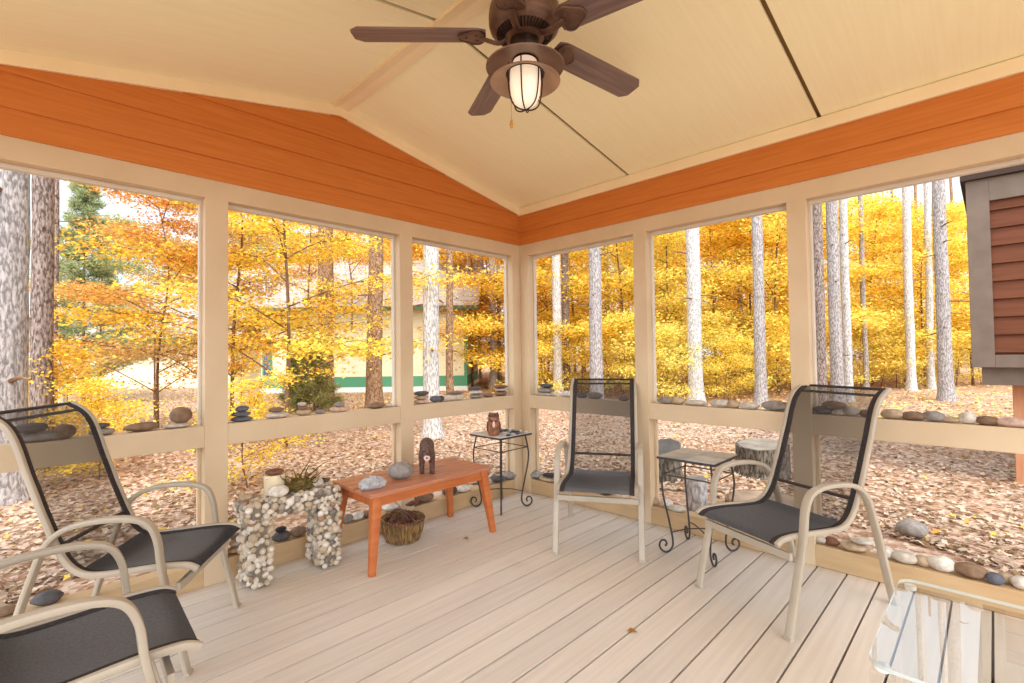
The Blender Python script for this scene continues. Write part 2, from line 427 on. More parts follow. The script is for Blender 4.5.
# ---- trim
bm = B()      # raking crown on the gable
for xa, xb in ((-3.78, RX), (RX, -.02)):
    a = [(xa, zc(xa)), (xb, zc(xb))]
    vs = []
    for x, z in a:
        vs.append([bm.verts.new(p) for p in ((x, -.022, z-.07), (x, -.022, z-.001), (x, .03, z-.001), (x, .03, z-.07))])
    for i in range(4): bm.faces.new((vs[0][i], vs[0][(i+1) % 4], vs[1][(i+1) % 4], vs[1][i]))
    bm.faces.new(vs[0]); bm.faces.new(vs[1][::-1])
struct(obj('trim_1', bm, M['crown'], smooth=False), 'pale raking trim under the ceiling along the left gable', 'trim')
bm = B(); box(bm, (-.022, -4.6, zc(0)-.072), (.03, .0, zc(0)-.001), .002)
struct(obj('trim_2', bm, M['crown'], smooth=False), 'pale straight trim under the ceiling along the right wall', 'trim')
bm = B()      # ridge board
for s in (-1, 1):
    vs = []
    for yy in (-4.6, -.022):
        x0, x1 = RX, RX+s*.055
        vs.append([bm.verts.new(p) for p in ((x0, yy, zc(RX)-.018), (x1, yy, zc(x1)-.018), (x1, yy, zc(x1)), (x0, yy, zc(RX)))])
    for i in range(4): bm.faces.new((vs[0][i], vs[0][(i+1) % 4], vs[1][(i+1) % 4], vs[1][i]))
    bm.faces.new(vs[0]); bm.faces.new(vs[1][::-1])
struct(obj('trim_3', bm, M['crown'], smooth=False), 'flat ridge board along the peak of the ceiling', 'trim')
bm = B(); box(bm, (-3.78, -.004, 2.14), (0, .095, 2.25), .003)
struct(obj('trim_4', bm, M['trim'], smooth=False), 'long beige header beam over the left openings', 'trim')
bm = B(); box(bm, (-.004, -4.6, 2.14), (.095, -.0045, 2.25), .003)
struct(obj('trim_5', bm, M['trim'], smooth=False), 'long beige header beam over the right openings', 'trim')
LP = [(-3.78, -3.665), (-2.53, -2.415), (-1.286, -1.174), (-.105, 0)]
RP = [(-.105, -.0005), (-1.288, -1.181), (-2.33, -2.227), (-3.47, -3.36), (-4.6, -4.49)]
names = ['outer beige post of the left wall beside the back chair', 'beige post between the first and second left openings', 'beige post between the second and third left openings', 'beige corner post on the left wall side']
n_trim = 6
for (a, b), lb in zip(LP, names):
    bm = B(); box(bm, (a, -.004, 0), (b, .095, 2.142), .003)
    struct(obj('trim_%d' % n_trim, bm, M['trim'], smooth=False), lb, 'post'); n_trim += 1
names = ['beige corner post on the right wall side', 'beige post behind the middle chair', 'beige post behind the right chair', 'beige post at the near end of the right wall', 'beige post of the right wall beside the viewer']
for (a, b), lb in zip(RP, names):
    bm = B(); box(bm, (-.004, a, 0), (.095, b-.004 if b > -.01 else b, 2.142), .003)
    struct(obj('trim_%d' % n_trim, bm, M['trim'], smooth=False), lb, 'post'); n_trim += 1
bm = B()
for a, b in zip(LP[:-1], LP[1:]): box(bm, (a[1], .0, 0), (b[0], .095, .122), .004)
struct(obj('baseboard_left', bm, M['curb'], smooth=False), 'tan kick board along the foot of the left wall', 'baseboard')
bm = B()
for a, b in zip(RP[:-1], RP[1:]): box(bm, (.0, b[1], 0), (.095, a[0], .122), .004)
struct(obj('baseboard_right', bm, M['curb'], smooth=False), 'tan kick board along the foot of the right wall', 'baseboard')

# ---- openings
RAIL0, RAIL1 = .757, .875
wl = ['first opening of the left wall behind the left chair', 'middle opening of the left wall above the pebble bench', 'left wall opening nearest the corner',
      'right wall opening nearest the corner', 'middle opening of the right wall', 'wide opening of the right wall beside the right chair', 'near opening of the right wall']
bays = [('L', LP[i][1], LP[i+1][0]) for i in range(3)]+[('R', RP[i+1][1], RP[i][0]) for i in range(4)]
for n, (side, a, b) in enumerate(bays):
    w = bpy.data.objects.new('window_%d' % (n+1), None); COL.objects.link(w)
    struct(w, wl[n], 'window')
    def bx(bm, u0, u1, v0, v1, z0, z1, bev=.002):
        if side == 'L': box(bm, (u0, v0, z0), (u1, v1, z1), bev)
        else: box(bm, (v0, u0, z0), (v1, u1, z1), bev)
    bm = B(); bx(bm, a, b, 0, .095, RAIL0, RAIL1, .003)
    obj('rail', bm, M['trim'], w, smooth=False)
    bm = B()
    for u0, u1 in ((a, a+.014), (b-.014, b)): bx(bm, u0, u1, .06, .094, RAIL1, 2.14)
    bx(bm, a, b, .058, .094, 2.118, 2.14)
    obj('frame', bm, M['trim_light'], w, smooth=False)
    bm = B()
    for u0, u1 in ((a, a+.018), (b-.018, b)): bx(bm, u0, u1, .066, .094, .122, RAIL0)
    obj('lower_frame', bm, M['trim'], w, smooth=False)

# ---- ground
GZ = -.13
def gz(x, y):
    r = math.hypot(x+1.5, y+1.5)
    return GZ+.05*mnoise.noise(Vector((x*.25, y*.25, 0)))*min(1, max(0, (r-4)/4))
bm = B()
xs = [-60, -40, -28, -20, -14]+[-10+i*.8 for i in range(38)]+[24, 30, 40, 60]
vs = [[bm.verts.new((x, y, gz(x, y))) for y in xs] for x in xs]
for i in range(len(xs)-1):
    for j in range(len(xs)-1): bm.faces.new((vs[i][j], vs[i+1][j], vs[i+1][j+1], vs[i][j+1]))
struct(obj('ground', bm, M['ground']), 'forest floor covered in fallen leaves and needles outside the porch', 'ground')

# fallen leaves lying on the ground
LEAF = np.array([(0, -.5), (.2, -.22), (.52, -.16), (.26, .08), (0, .55), (-.26, .08), (-.52, -.16), (-.2, -.22)])
def leaf_mesh(P, size, tilt, rng, up=None):
    """one maple-like polygon per point"""
    n = len(P); yaw = rng.uniform(0, 2*PI, n)
    nx = rng.normal(0, tilt, n); ny = rng.normal(0, tilt, n); nz = np.ones(n)
    Nn = np.stack([nx, ny, nz], 1); Nn /= np.linalg.norm(Nn, axis=1)[:, None]
    A = np.stack([np.cos(yaw), np.sin(yaw), np.zeros(n)], 1); A -= Nn*(A*Nn).sum(1)[:, None]; A /= np.linalg.norm(A, axis=1)[:, None]
    Bv = np.cross(Nn, A); s = size*rng.uniform(.6, 1.25, n)
    k = len(LEAF)
    V = P[:, None, :]+s[:, None, None]*(LEAF[None, :, 0, None]*A[:, None, :]+LEAF[None, :, 1, None]*Bv[:, None, :])
    return V.reshape(-1, 3), np.arange(n*k).reshape(n, k)
def litter(n, name, colr, label, seed, zoff, r0=3., r1=16, size=.052):
    rng = np.random.default_rng(seed)
    r = r0+r1*rng.uniform(0, 1, n)**1.3; th = rng.uniform(-.8, PI/2+.8, n)
    P = np.stack([-1.6+r*np.cos(th), -1.6+r*np.sin(th), np.zeros(n)], 1)
    keep = ~((P[:, 0] < .14) & (P[:, 1] < .14)); P = P[keep]
    P[:, 2] = [gz(x, y)+zoff+rng.uniform(0, .015) for x, y in P[:, :2]]
    V, F = leaf_mesh(P, size, .35, rng)
    o = add_np(name, V, F, M['litter']); o.color = lin(colr)+(1,)
    return tag(o, label, 'leaves', None, 'stuff')
litter(34000, 'pale_fallen_leaves', (208, 182, 158), 'pale fallen leaves scattered over the ground outside the porch', 1, .012)
litter(20000, 'brown_fallen_leaves', (150, 116, 88), 'brown fallen leaves scattered over the ground outside the porch', 2, .008)
litter(1800, 'yellow_fallen_leaves', (226, 180, 84), 'yellow fallen leaves scattered over the ground near the porch', 3, .014)
litter(30000, 'golden_leaf_carpet', (240, 200, 120), 'golden leaf carpet under the far trees', 4, .016, 10, 24, .085)

# ================================================================ FURNITURE
# ---- sling chairs: one built here, the others copied
ARM = [(.718, 0), (.685, .13), (.65, .26), (.612, .42), (.596, .53), (.562, .596), (.495, .622), (.398, .626), (.30, .616), (.222, .588), (.165, .53), (.125, .43), (.089, .33), (.03, .14), (-.016, 0)]
RAILP = [(-.078, 1.043), (-.035, 1.022), (.008, .985), (.041, .925), (.08, .813), (.108, .74), (.136, .664), (.165, .595), (.192, .532), (.228, .468), (.275, .425), (.334, .408), (.436, .41), (.576, .419), (.655, .42), (.71, .415), (.745, .398)]
RPS = smooth_pts([(s-.36, 0, z) for s, z in RAILP], 4)
def make_chair(label):
    t = thing('patio_chair', label, 'chair', group=None)
    for sgn in (-1, 1):
        bm = B()
        sweep(bm, smooth_pts([(s-.36, sgn*.262, z) for s, z in ARM], 5), rrect(.019, .011, .35), side=(0, 1, 0))
        a = obj('arm_frame', bm, M['frame_metal'], t)
        for s in (.718, -.016):
            bm = B(); box(bm, (s-.36-.014, sgn*.262-.02, 0), (s-.36+.014, sgn*.262+.02, .012), .003)
            obj('glide', bm, M['frame_metal'], a, smooth=False)
        bm = B()
        sweep(bm, [p+Vector((0, sgn*.236, 0)) for p in RPS], rrect(.011, .013, .4), side=(0, 1, 0))
        obj('side_rail', bm, M['frame_metal'], t)
        bm = B()
        sweep(bm, [p+Vector((0, sgn*.212, 0)) for p in RPS], rrect(.0155, .0045, .4), side=(0, 1, 0))
        obj('sling_hem', bm, M['hem'], t)
    bm = B(); box(bm, (.672-.36-.010, -.25, .322), (.672-.36+.010, .25, .356), .004)
    obj('front_stretcher', bm, M['frame_metal'], t, smooth=False)
    for i in (0, 4, 32):
        bm = B(); p = RPS[i]+Vector((-.004 if i else 0, 0, -.010 if i else 0))
        tube(bm, [(p.x, -.236, p.z), (p.x, .236, p.z)], .007 if i < 32 else .009)
        obj('cross_bar', bm, M['dark_bar'], t)
    def sheet(i0, i1, sag, name, m, th):
        bm = B(); ny = 9; rows = []
        for k, p in enumerate(RPS[i0:i1+1]):
            tt = (RPS[min(i0+k+1, len(RPS)-1)]-RPS[max(i0+k-1, 0)]).normalized(); nn = Vector((-tt.z, 0, tt.x))
            if nn.x < 0 and nn.z < 0: nn = -nn
            u = k/(i1-i0); rows.append([])
            for j in range(ny):
                yy = -.20+.40*j/(ny-1); d = sag*math.sin(PI*min(1, max(0, u)))*(1-(yy/.2)**2)
                rows[-1].append(bm.verts.new(p-nn*d+Vector((0, yy, 0))))
        for a, b in zip(rows[:-1], rows[1:]):
            for j in range(ny-1): bm.faces.new((a[j], a[j+1], b[j+1], b[j]))
        if th: bmesh.ops.solidify(bm, geom=bm.faces[:], thickness=th)
        return obj(name, bm, m, t)
    sheet(0, 40, .014, 'back_sling', M['sling'], 0)
    sheet(40, 64, .012, 'seat_sling', M['seat'], .004)
    return t
def put_chair(t, x, y, ang):
    t.location = (x, y, 0); t.rotation_euler = (0, 0, ang)
chair = make_chair('beige framed sling chair facing the viewer, between the two black wire side tables')
put_chair(chair, -.45, -1.165, math.atan2(-.5, -.866))
c = copy_tree(chair); c['label'] = 'sling chair turned to the left, between the bare slate side table and the glass table'
put_chair(c, -.475, -2.33, math.atan2(.387, -.922))
c = copy_tree(chair); c['label'] = 'whole sling chair at the left wall, beside the pebble bench'
put_chair(c, -2.62-.324*.82, -.58+.324*.57, math.atan2(-.57, .82)); c.scale = (.9, 1, 1)
c = copy_tree(chair); c['label'] = 'nearest sling chair, cut off at the bottom left, only seat and arms visible'
put_chair(c, -3.24, -1.15, math.atan2(-.05, .995))

# ---- low orange slatted table
TX, TY, TZ = -1.365, -.315, .455
tb = thing('coffee_table', 'low orange wooden slatted table with splayed legs under the middle left opening', 'table', (TX, TY, 0))
L2, W2 = .475, .245
for k in range(5):
    bm = B(); w = 2*W2/5; y0 = -W2+k*w
    box(bm, (-L2, y0+.003, TZ-.022), (L2, y0+w-.003, TZ), .004)
    obj('top_plank', bm, M['orange_top'], tb, smooth=False)
bm = B()
for s in (-1, 1):
    box(bm, (-L2+.045, s*(W2-.05)-.011, TZ-.085), (L2-.045, s*(W2-.05)+.011, TZ-.022), .002)
    box(bm, (s*(L2-.05)-.011, -W2+.05, TZ-.085), (s*(L2-.05)+.011, W2-.05, TZ-.022), .002)
obj('apron', bm, M['orange'], tb, smooth=False)
for sx in (-1, 1):
    for sy in (-1, 1):
        bm = B(); a = Vector((sx*(L2-.06), sy*(W2-.05), TZ-.024)); b = Vector((sx*(L2-.005), sy*(W2-.005), 0))
        sweep(bm, [a, a.lerp(b, .2), b], rrect(.028, .024, .15), side=(1, 0, 0), radii=[1.05, 1.05, .68])
        obj('leg', bm, M['orange'], tb, angle=25)

# ---- wrought iron side tables
LEGP = [(.2, .585), (.218, .5), (.226, .42), (.214, .33), (.186, .2), (.166, .09), (.17, .04), (.198, .012), (.232, .02), (.249, .052), (.237, .082), (.214, .082), (.205, .062), (.214, .047)]
def wire_table(loc, label, topm):
    t = thing('side_table', label, 'table', loc)
    bm = B(); box(bm, (-.182, -.182, .583), (.182, .182, .597), .002)
    fr = obj('top_frame', bm, M['iron'], t, smooth=False)
    for ix in range(2):
        for iy in range(2):
            bm = B(); box(bm, (-.178+ix*.178+.0015, -.178+iy*.178+.0015, .59), (ix*.178-.0015, iy*.178-.0015, .601), .0015)
            obj('tile', bm, topm[(ix+iy) % 2], fr, smooth=False)
    for k in range(4):
        a = PI/4+k*PI/2; d = Vector((math.cos(a), math.sin(a), 0))
        bm = B(); tube(bm, smooth_pts([d*r+Vector((0, 0, z-.0055)) for r, z in LEGP], 5), .0062, 8)
        obj('leg', bm, M['iron'], t)
    bm = B(); q = [Vector((.222*math.cos(PI/4+k*PI/2), .222*math.sin(PI/4+k*PI/2), .485)) for k in range(4)]
    for k in range(4): tube(bm, [q[k], q[(k+1) % 4]], .004, 6)
    obj('upper_brace', bm, M['iron'], t)
    bm = B(); q = [Vector((.172*math.cos(PI/4+k*PI/2), .172*math.sin(PI/4+k*PI/2), .125)) for k in range(4)]
    for k in range(2):
        m_ = Vector((0, 0, .125+.02)); tube(bm, smooth_pts([q[k], q[k]*.5+Vector((0, 0, .08)), m_, q[k+2]*.5+Vector((0, 0, .08)), q[k+2]], 4), .004, 6)
    obj('lower_brace', bm, M['iron'], t)
    return t
W1 = (-.462, -.197); W2T = (-.262, -1.76)
wire_table(W1+(0,), 'black wrought iron side table in the corner, brown figurine on its top', [M['slate'], M['slate']])
wire_table(W2T+(0,), 'black wrought iron side table with bare grey slate top, between the two high back chairs', [M['slate3'], M['slate2']])

# ---- stones
def tone(name, rgb):
    k = 'stone_'+name
    if k not in M:
        d = tuple(max(0, int(v*.8)) for v in rgb); l = tuple(min(255, int(v*1.06)) for v in rgb)
        M[k] = mat(k, d, l, (28, 28, 28), 5, .75, .25, .15, lo=.3, hi=.7)
    return M[k]
TONES = {'pale': (206, 190, 172), 'white': (226, 212, 196), 'grey': (150, 140, 132), 'dark': (92, 86, 84), 'blue': (104, 103, 110), 'tan': (190, 162, 130),
         'brown': (138, 108, 84), 'black': (52, 48, 48), 'pink': (206, 172, 150), 'red': (130, 84, 64), 'silver': (184, 181, 180)}
scount = [0]
def stone(c, s, tn, label, group=None, rz=0., amp=.14, sub=3, name='stone'):
    """c: centre of its underside"""
    scount[0] += 1
    bm = B(); R = Matrix.Rotation(rz, 3, 'Z')
    vs = blob(bm, (0, 0, s[2]), s, scount[0], amp, sub, R)
    zm = min(v.co.z for v in vs)
    for v in vs: v.co.z = max(0, v.co.z-zm-.08*s[2])
    o = obj(name, bm, tone(tn, TONES[tn]))
    o.location = c
    return tag(o, label, 'stone', group)
top_of = {}
def rail_stone(side, px, w, h, tn, label, base=RAIL1, key=None, on_key=None, off=.045, group=None, deep=None, name='stone', amp=.14):
    """a stone of the photo's width and height (pixels) on a rail or kick board; on_key stacks it on another"""
    ax = 1 if side == 'L' else 0
    p, t = on(px, 400 if base > .5 else 520, ax, off)
    k = t/FPX
    e0, e1 = on(px-w/2, 400, ax, off)[0], on(px+w/2, 400, ax, off)[0]
    hw, hh = .5*(e1-e0).length*1.2, .5*h*k*1.05
    dp = min(deep or max(hw*.8, hh*.9), .05 if base > .5 else .075)
    z = base
    if on_key: z = top_of[on_key]-.002
    s = (hw, dp, hh) if side == 'L' else (dp, hw, hh)
    o = stone((p.x, p.y, z), s, tn, label, group, amp=amp, name=name)
    zt = max(v.co.z for v in o.data.vertices)
    if key: top_of[key] = z+zt
    return o
# left rail, first opening
g = 'stones on the porch rails'
def S(*a, **k):
    k.setdefault('group', g); return rail_stone(*a, **k)
S('L', 40, 46, 9, 'grey', 'wide flat grey stone on the left rail behind the mesh back of the left chair', key='a')
S('L', 31, 30, 10, 'dark', 'dark oval stone lying on a wide flat stone behind the left chair back', on_key='a')
S('L', 65, 20, 14, 'brown', 'rounded brown stone at the right end of the left chair back, on the rail')
S('L', 102, 23, 7, 'grey', 'flat grey stone under a small dark one, right of the left chair back', key='b')
S('L', 101, 15, 5.5, 'dark', 'small dark stone topping the pair just right of the left chair back', on_key='b')
S('L', 142, 29, 8.5, 'brown', 'single flat brownish stone left of the upright egg stone')
S('L', 177, 24, 5, 'pale', 'thin pale stone that carries the upright brown egg stone', key='d')
S('L', 181, 19, 16, 'brown', 'brown egg shaped stone standing upright on a thin pale stone near the second post', on_key='d', amp=.06)
# middle opening
S('L', 242, 18, 5, 'blue', 'bottom dark blue stone of the three stone stack right of the second post', key='e1')
S('L', 241, 16, 5, 'blue', 'middle dark blue stone of the three stone stack right of the second post', key='e2', on_key='e1')
S('L', 242, 11, 6, 'blue', 'top dark blue stone of the three stone stack right of the second post', on_key='e2')
S('L', 277, 20, 6, 'pale', 'lower pale stone of the flat pair in the left half of the middle opening', key='f')
S('L', 276, 13, 5, 'brown', 'brown cap stone of the flat pair in the left half of the middle opening', on_key='f')
S('L', 304, 13, 6, 'tan', 'tan bottom stone of the small cairn at the centre of the middle opening', key='g1')
S('L', 303, 8, 4, 'brown', 'small brown middle stone of the cairn at the centre of the middle opening', key='g2', on_key='g1')
S('L', 302, 7, 4, 'pale', 'tiny pale top stone of the cairn at the centre of the middle opening', on_key='g2')
S('L', 320, 9, 4, 'grey', 'small single grey stone between the cairn and the pinkish pair')
S('L', 338.5, 14, 5.5, 'pink', 'pinkish lower stone of the pair in front of the leafy dark trunk', key='i')
S('L', 339.5, 9, 4.5, 'grey', 'grey upper stone of the pinkish pair in front of the leafy dark trunk', on_key='i')
S('L', 376, 14, 5.5, 'brown', 'single flat brown stone in front of the brown trunk, right end of the middle opening')
S('L', 390, 8, 2.5, 'pale', 'tiny pale stone against the third left post')
# opening nearest the corner
S('L', 421.6, 12, 4.5, 'pink', 'pinkish bottom stone of the three stone stack right of the third left post', key='l1')
S('L', 421.6, 11, 4, 'tan', 'tan middle stone of the three stone stack right of the third left post', key='l2', on_key='l1')
S('L', 421.6, 10.5, 4.5, 'dark', 'dark top stone of the three stone stack right of the third left post', on_key='l2')
S('L', 435, 8, 6.5, 'blue', 'bluish stone below the pale pine trunk on the left rail')
S('L', 441, 5, 6, 'dark', 'small dark stone touching the bluish stone below the pale pine trunk')
S('L', 454, 20, 6.5, 'pale', 'wide pale stone with a thin dark cap, left rail near the corner', key='n')
S('L', 455, 12, 2.6, 'brown', 'thin brown cap stone on the wide pale stone near the corner', on_key='n')
S('L', 476, 9.5, 4.2, 'grey', 'bottom grey stone of the slim stack above the brown figurine', key='o1')
S('L', 476, 9, 4, 'pale', 'pale middle stone of the slim stack above the brown figurine', key='o2', on_key='o1')
S('L', 476, 7, 4, 'dark', 'dark top stone of the slim stack above the brown figurine', on_key='o2')
S('L', 488, 7.5, 3.8, 'brown', 'small single brown stone between the two stacks nearest the corner on the left rail')
S('L', 501, 9, 5, 'brown', 'brown bottom stone of the last stack before the corner on the left rail', key='q1')
S('L', 501, 9.5, 3, 'pale', 'pale middle stone of the last stack before the corner on the left rail', key='q2', on_key='q1')
S('L', 501, 10, 3, 'red', 'reddish flat top stone of the last stack before the corner on the left rail', on_key='q2')
# right rail
S('R', 546, 18, 3, 'pale', 'thin wide pale stone under the grey stack just right of the corner', key='r1')
S('R', 546, 13, 5, 'grey', 'grey middle stone of the stack just right of the corner', key='r2', on_key='r1')
S('R', 546.5, 9.5, 4, 'dark', 'dark top stone of the stack just right of the corner', on_key='r2')
S('R', 568, 13, 6, 'white', 'whitish stone beside the left edge of the middle chair back')
S('R', 582, 8, 4.5, 'dark', 'small dark stone seen through the middle chair back, left of the larger one')
S('R', 595, 12, 6.5, 'grey', 'larger grey stone seen through the middle chair back under the grey trunk')
S('R', 624, 8, 4.5, 'brown', 'small brown stone seen through the right part of the middle chair back')
S('R', 666, 12, 6.5, 'grey', 'grey stone right beside the post behind the middle chair')
S('R', 677.5, 12, 7.5, 'tan', 'tan rounded stone touching the grey one beside the post behind the middle chair')
S('R', 696, 18, 5.5, 'pale', 'flat pale stone in front of the bright pale trunk on the right rail')
S('R', 719.5, 16, 8, 'pale', 'light rounded stone left of a tan one in the middle right opening')
S('R', 733.5, 11.5, 8, 'tan', 'tan rounded stone at the centre of the middle right opening')
S('R', 749, 17, 7, 'pale', 'pale stone in front of the right grey trunk of the middle right opening')
S('R', 776, 25, 9.5, 'grey', 'long greyish stone at the right end of the middle right opening')
S('R', 823, 17, 8.5, 'dark', 'dark stone at the left end of the row seen through the right chair back', key='u')
S('R', 838, 13, 6, 'white', 'small whitish stone low in the row seen through the right chair back', key='v')
S('R', 834, 21, 8, 'brown', 'brown stone lying on top of the others seen through the right chair back', on_key='v')
S('R', 851, 16, 10, 'pale', 'light pointed stone at the centre of the row seen through the right chair back')
S('R', 867, 14, 7, 'brown', 'brown stone near the right edge of the right chair back')
S('R', 892, 21, 9.5, 'tan', 'tan stone directly right of the right chair back')
S('R', 913, 23, 8.5, 'brown', 'long brown stone second to the right of the right chair back')
S('R', 933, 20, 10.5, 'grey', 'domed grey stone below the thick pale trunk on the right rail')
S('R', 950, 17, 6, 'tan', 'low tan stone between the domed grey stone and the white round one')
S('R', 967.5, 17, 11.5, 'white', 'round white stone on the right rail below the corner of the red brown house')
S('R', 987, 23, 9, 'brown', 'dark brown stone right of the round white one')
S('R', 1012, 32, 9, 'pink', 'long pinkish stone at the right edge on the rail')
# kick boards
g2 = 'stones along the kick boards'
def K(*a, **k):
    k.setdefault('group', g2); k.setdefault('off', .05); return rail_stone(*a, base=.122, **k)
K('L', 48, 28, 12, 'dark', 'flat dark stone low on the kick board between the two left chairs')
K('L', 6, 22, 9, 'brown', 'brownish flat stone at the left edge low on the kick board')
K('L', 236, 14, 7, 'tan', 'flat tan stone behind the left leg of the pebble bench', key='k1')
K('L', 236, 12, 6, 'pale', 'pale flat stone stacked behind the left leg of the pebble bench', on_key='k1', key='k2')
K('L', 237, 10, 6, 'grey', 'grey stone on top of the pile behind the left leg of the pebble bench', on_key='k2')
K('L', 281, 15, 9, 'dark', 'dark stone seen between the legs of the pebble bench', key='k3')
K('L', 281, 9, 5, 'black', 'small black stone on the dark one seen between the legs of the pebble bench', on_key='k3')
K('L', 298, 14, 9, 'brown', 'brown stone beside the inner side of the right leg of the pebble bench')
K('L', 347, 10, 8, 'grey', 'grey stone just right of the pebble bench on the kick board')
K('L', 357, 11, 7.5, 'white', 'long whitish stone between the pebble bench and the orange table leg')
K('L', 368, 9, 6, 'brown', 'brown stone directly left of the orange table front leg')
K('L', 391, 13, 7, 'white', 'whitish stone under the orange table above the left side of the basket')
K('L', 409, 17, 8, 'red', 'dark reddish stone under the orange table above the basket')
K('L', 425, 13, 8, 'brown', 'brown stone under the orange table right of the basket')
K('L', 450, 11, 9, 'dark', 'dark stone under the right end of the orange table')
K('L', 463, 11, 5.5, 'white', 'flat white stone between the orange table and the corner side table')
K('L', 487, 7, 7, 'silver', 'pale bluish stone left of the front leg of the corner side table')
K('L', 498, 9, 6, 'dark', 'dark stone behind the front leg of the corner side table')
K('L', 510, 10, 7, 'grey', 'round greyish stone in the corner on the left kick board')
K('R', 537, 10, 7, 'grey', 'mottled grey pebble at the corner on the right kick board')
K('R', 549, 13, 5, 'tan', 'low tan stone left of the middle chair on the right kick board', key='k5')
K('R', 551, 11, 3, 'black', 'flat black stone on the low tan one left of the middle chair', on_key='k5')
K('R', 592, 11, 6, 'white', 'white stone seen under the middle chair seat, left of the black one')
K('R', 606, 12, 6, 'black', 'black stone seen under the middle chair seat')
K('R', 655, 8, 7, 'tan', 'tan stone beside the left leg of the slate side table', off=.06)
K('R', 667, 10, 8, 'white', 'white lumpy stone behind the left leg of the slate side table', off=.07)
K('R', 677, 14, 5, 'pale', 'flat pale stone behind the slate side table', off=.035)
K('R', 820, 13, 7, 'pale', 'pale stone under the right chair beside the reddish one')
K('R', 831, 13, 8, 'red', 'reddish stone behind the near leg of the right chair')
K('R', 853, 24, 8, 'tan', 'flat tan stone left of the rear leg of the right chair', key='k4')
K('R', 862, 20, 6, 'pale', 'pale flat stone lying on the flat tan one by the right chair rear leg', on_key='k4')
K('R', 886, 11, 11, 'white', 'small white upright stone just right of the rear leg of the right chair')
K('R', 904, 25, 10, 'pale', 'long pale stone second to the right of the right chair rear leg')
K('R', 920.5, 16, 10, 'tan', 'tan round stone left of the large white stone on the right kick board')
K('R', 940, 24, 14, 'white', 'large white stone on the right kick board above the glass table')
K('R', 969, 30, 13, 'brown', 'large brown stone right of the large white one on the right kick board')
K('R', 993, 17, 11, 'blue', 'bluish grey stone between the large brown one and the right edge', off=.03)
K('R', 1003, 16, 10, 'tan', 'tan stone half behind the bluish grey one near the right edge', off=.085)
K('R', 1020, 22, 12, 'white', 'whitish stone at the right edge on the kick board')

# ---- pebble bench
def pebble_material():
    m, nt, b, N, L = new_mat('pebbles')
    b.inputs['Roughness'].default_value = .6
    ge = N.new('ShaderNodeNewGeometry'); cr = N.new('ShaderNodeValToRGB'); cr.color_ramp.interpolation = 'CONSTANT'
    e = cr.color_ramp.elements
    cols = [(0, (204, 188, 168)), (.16, (158, 146, 132)), (.3, (216, 202, 184)), (.45, (186, 164, 136)), (.58, (208, 192, 174)), (.74, (126, 114, 104)), (.8, (204, 184, 160)), (.9, (224, 213, 198)), (.97, (160, 122, 94))]
    e[0].position, e[0].color = 0, lin(cols[0][1])+(1,); e[1].position, e[1].color = cols[1][0], lin(cols[1][1])+(1,)
    for p, c_ in cols[2:]: x = e.new(p); x.color = lin(c_)+(1,)
    tc = N.new('ShaderNodeTexCoord'); nz = N.new('ShaderNodeTexNoise'); nz.inputs['Scale'].default_value = 60; nz.inputs['Detail'].default_value = 4
    L.new(tc.outputs['Object'], nz.inputs['Vector'])
    mv = N.new('ShaderNodeMapRange'); mv.inputs['To Min'].default_value = .75; mv.inputs['To Max'].default_value = 1.2
    hs = N.new('ShaderNodeHueSaturation'); L.new(nz.outputs['Fac'], mv.inputs['Value']); L.new(mv.outputs['Result'], hs.inputs['Value'])
    L.new(ge.outputs['Random Per Island'], cr.inputs['Fac']); L.new(cr.outputs['Color'], hs.inputs['Color']); L.new(hs.outputs['Color'], b.inputs['Base Color'])
    return m
M['pebbles'] = pebble_material()
PB = thing('pebble_bench', 'small bench cemented all over with beige pebbles, left of the orange table', 'bench', (-2.13, -.165, 0))
def pebbled(name, shape, n, seed, sizes):
    """shape: list of (lo, hi) boxes; returns a mortar core clad in pebbles"""
    r = random.Random(seed); bm = B()
    for lo, hi in shape: box(bm, lo, hi, .012)
    core = obj(name, bm, M['mortar'], PB)
    bm = B()
    for lo, hi in shape:
        dims = [hi[i]-lo[i] for i in range(3)]
        areas = [dims[1]*dims[2]]*2+[dims[0]*dims[2]]*2+[dims[0]*dims[1]]*2
        done = []
        for _ in range(n*6):
            if len(done) >= n: break
            f = r.choices(range(6), areas)[0]; ax, sd = f//2, f % 2
            p = [lo[i]+r.random()*dims[i] for i in range(3)]; p[ax] = (lo[ax], hi[ax])[sd]
            P = Vector(p); s = r.uniform(*sizes)
            if any((P-q).length < (s+t)*.62 for q, t in done): continue
            done.append((P, s))
            R = Matrix.Rotation(r.uniform(0, 6.3), 3, 'X') @ Matrix.Rotation(r.uniform(0, 6.3), 3, 'Z')
            sc = [s*r.uniform(.85, 1.25), s*r.uniform(.7, 1.), s*r.uniform(.7, 1.)]
            if p[2] < .03: P.z = max(P.z, max(sc)*1.1)
            blob(bm, P, sc, r.random()*90, .1, 2, R)
    o = obj('pebble_cladding', bm, M['pebbles'], core)
    return core
pebbled('seat_slab', [((-.26, -.10, .375), (.25, .11, .45))], 430, 3, (.014, .027))
pebbled('leg', [((-.24, -.08, .02), (-.14, .10, .37))], 300, 5, (.014, .027))
pebbled('leg', [((.135, -.11, .02), (.24, .08, .37))], 300, 8, (.014, .027))
def on_bench(px, py, z=.472):
    p, t = on(px, py, 2, z); return (min(-1.93, max(-2.38, p.x)), min(-.085, max(-.245, p.y)), z)
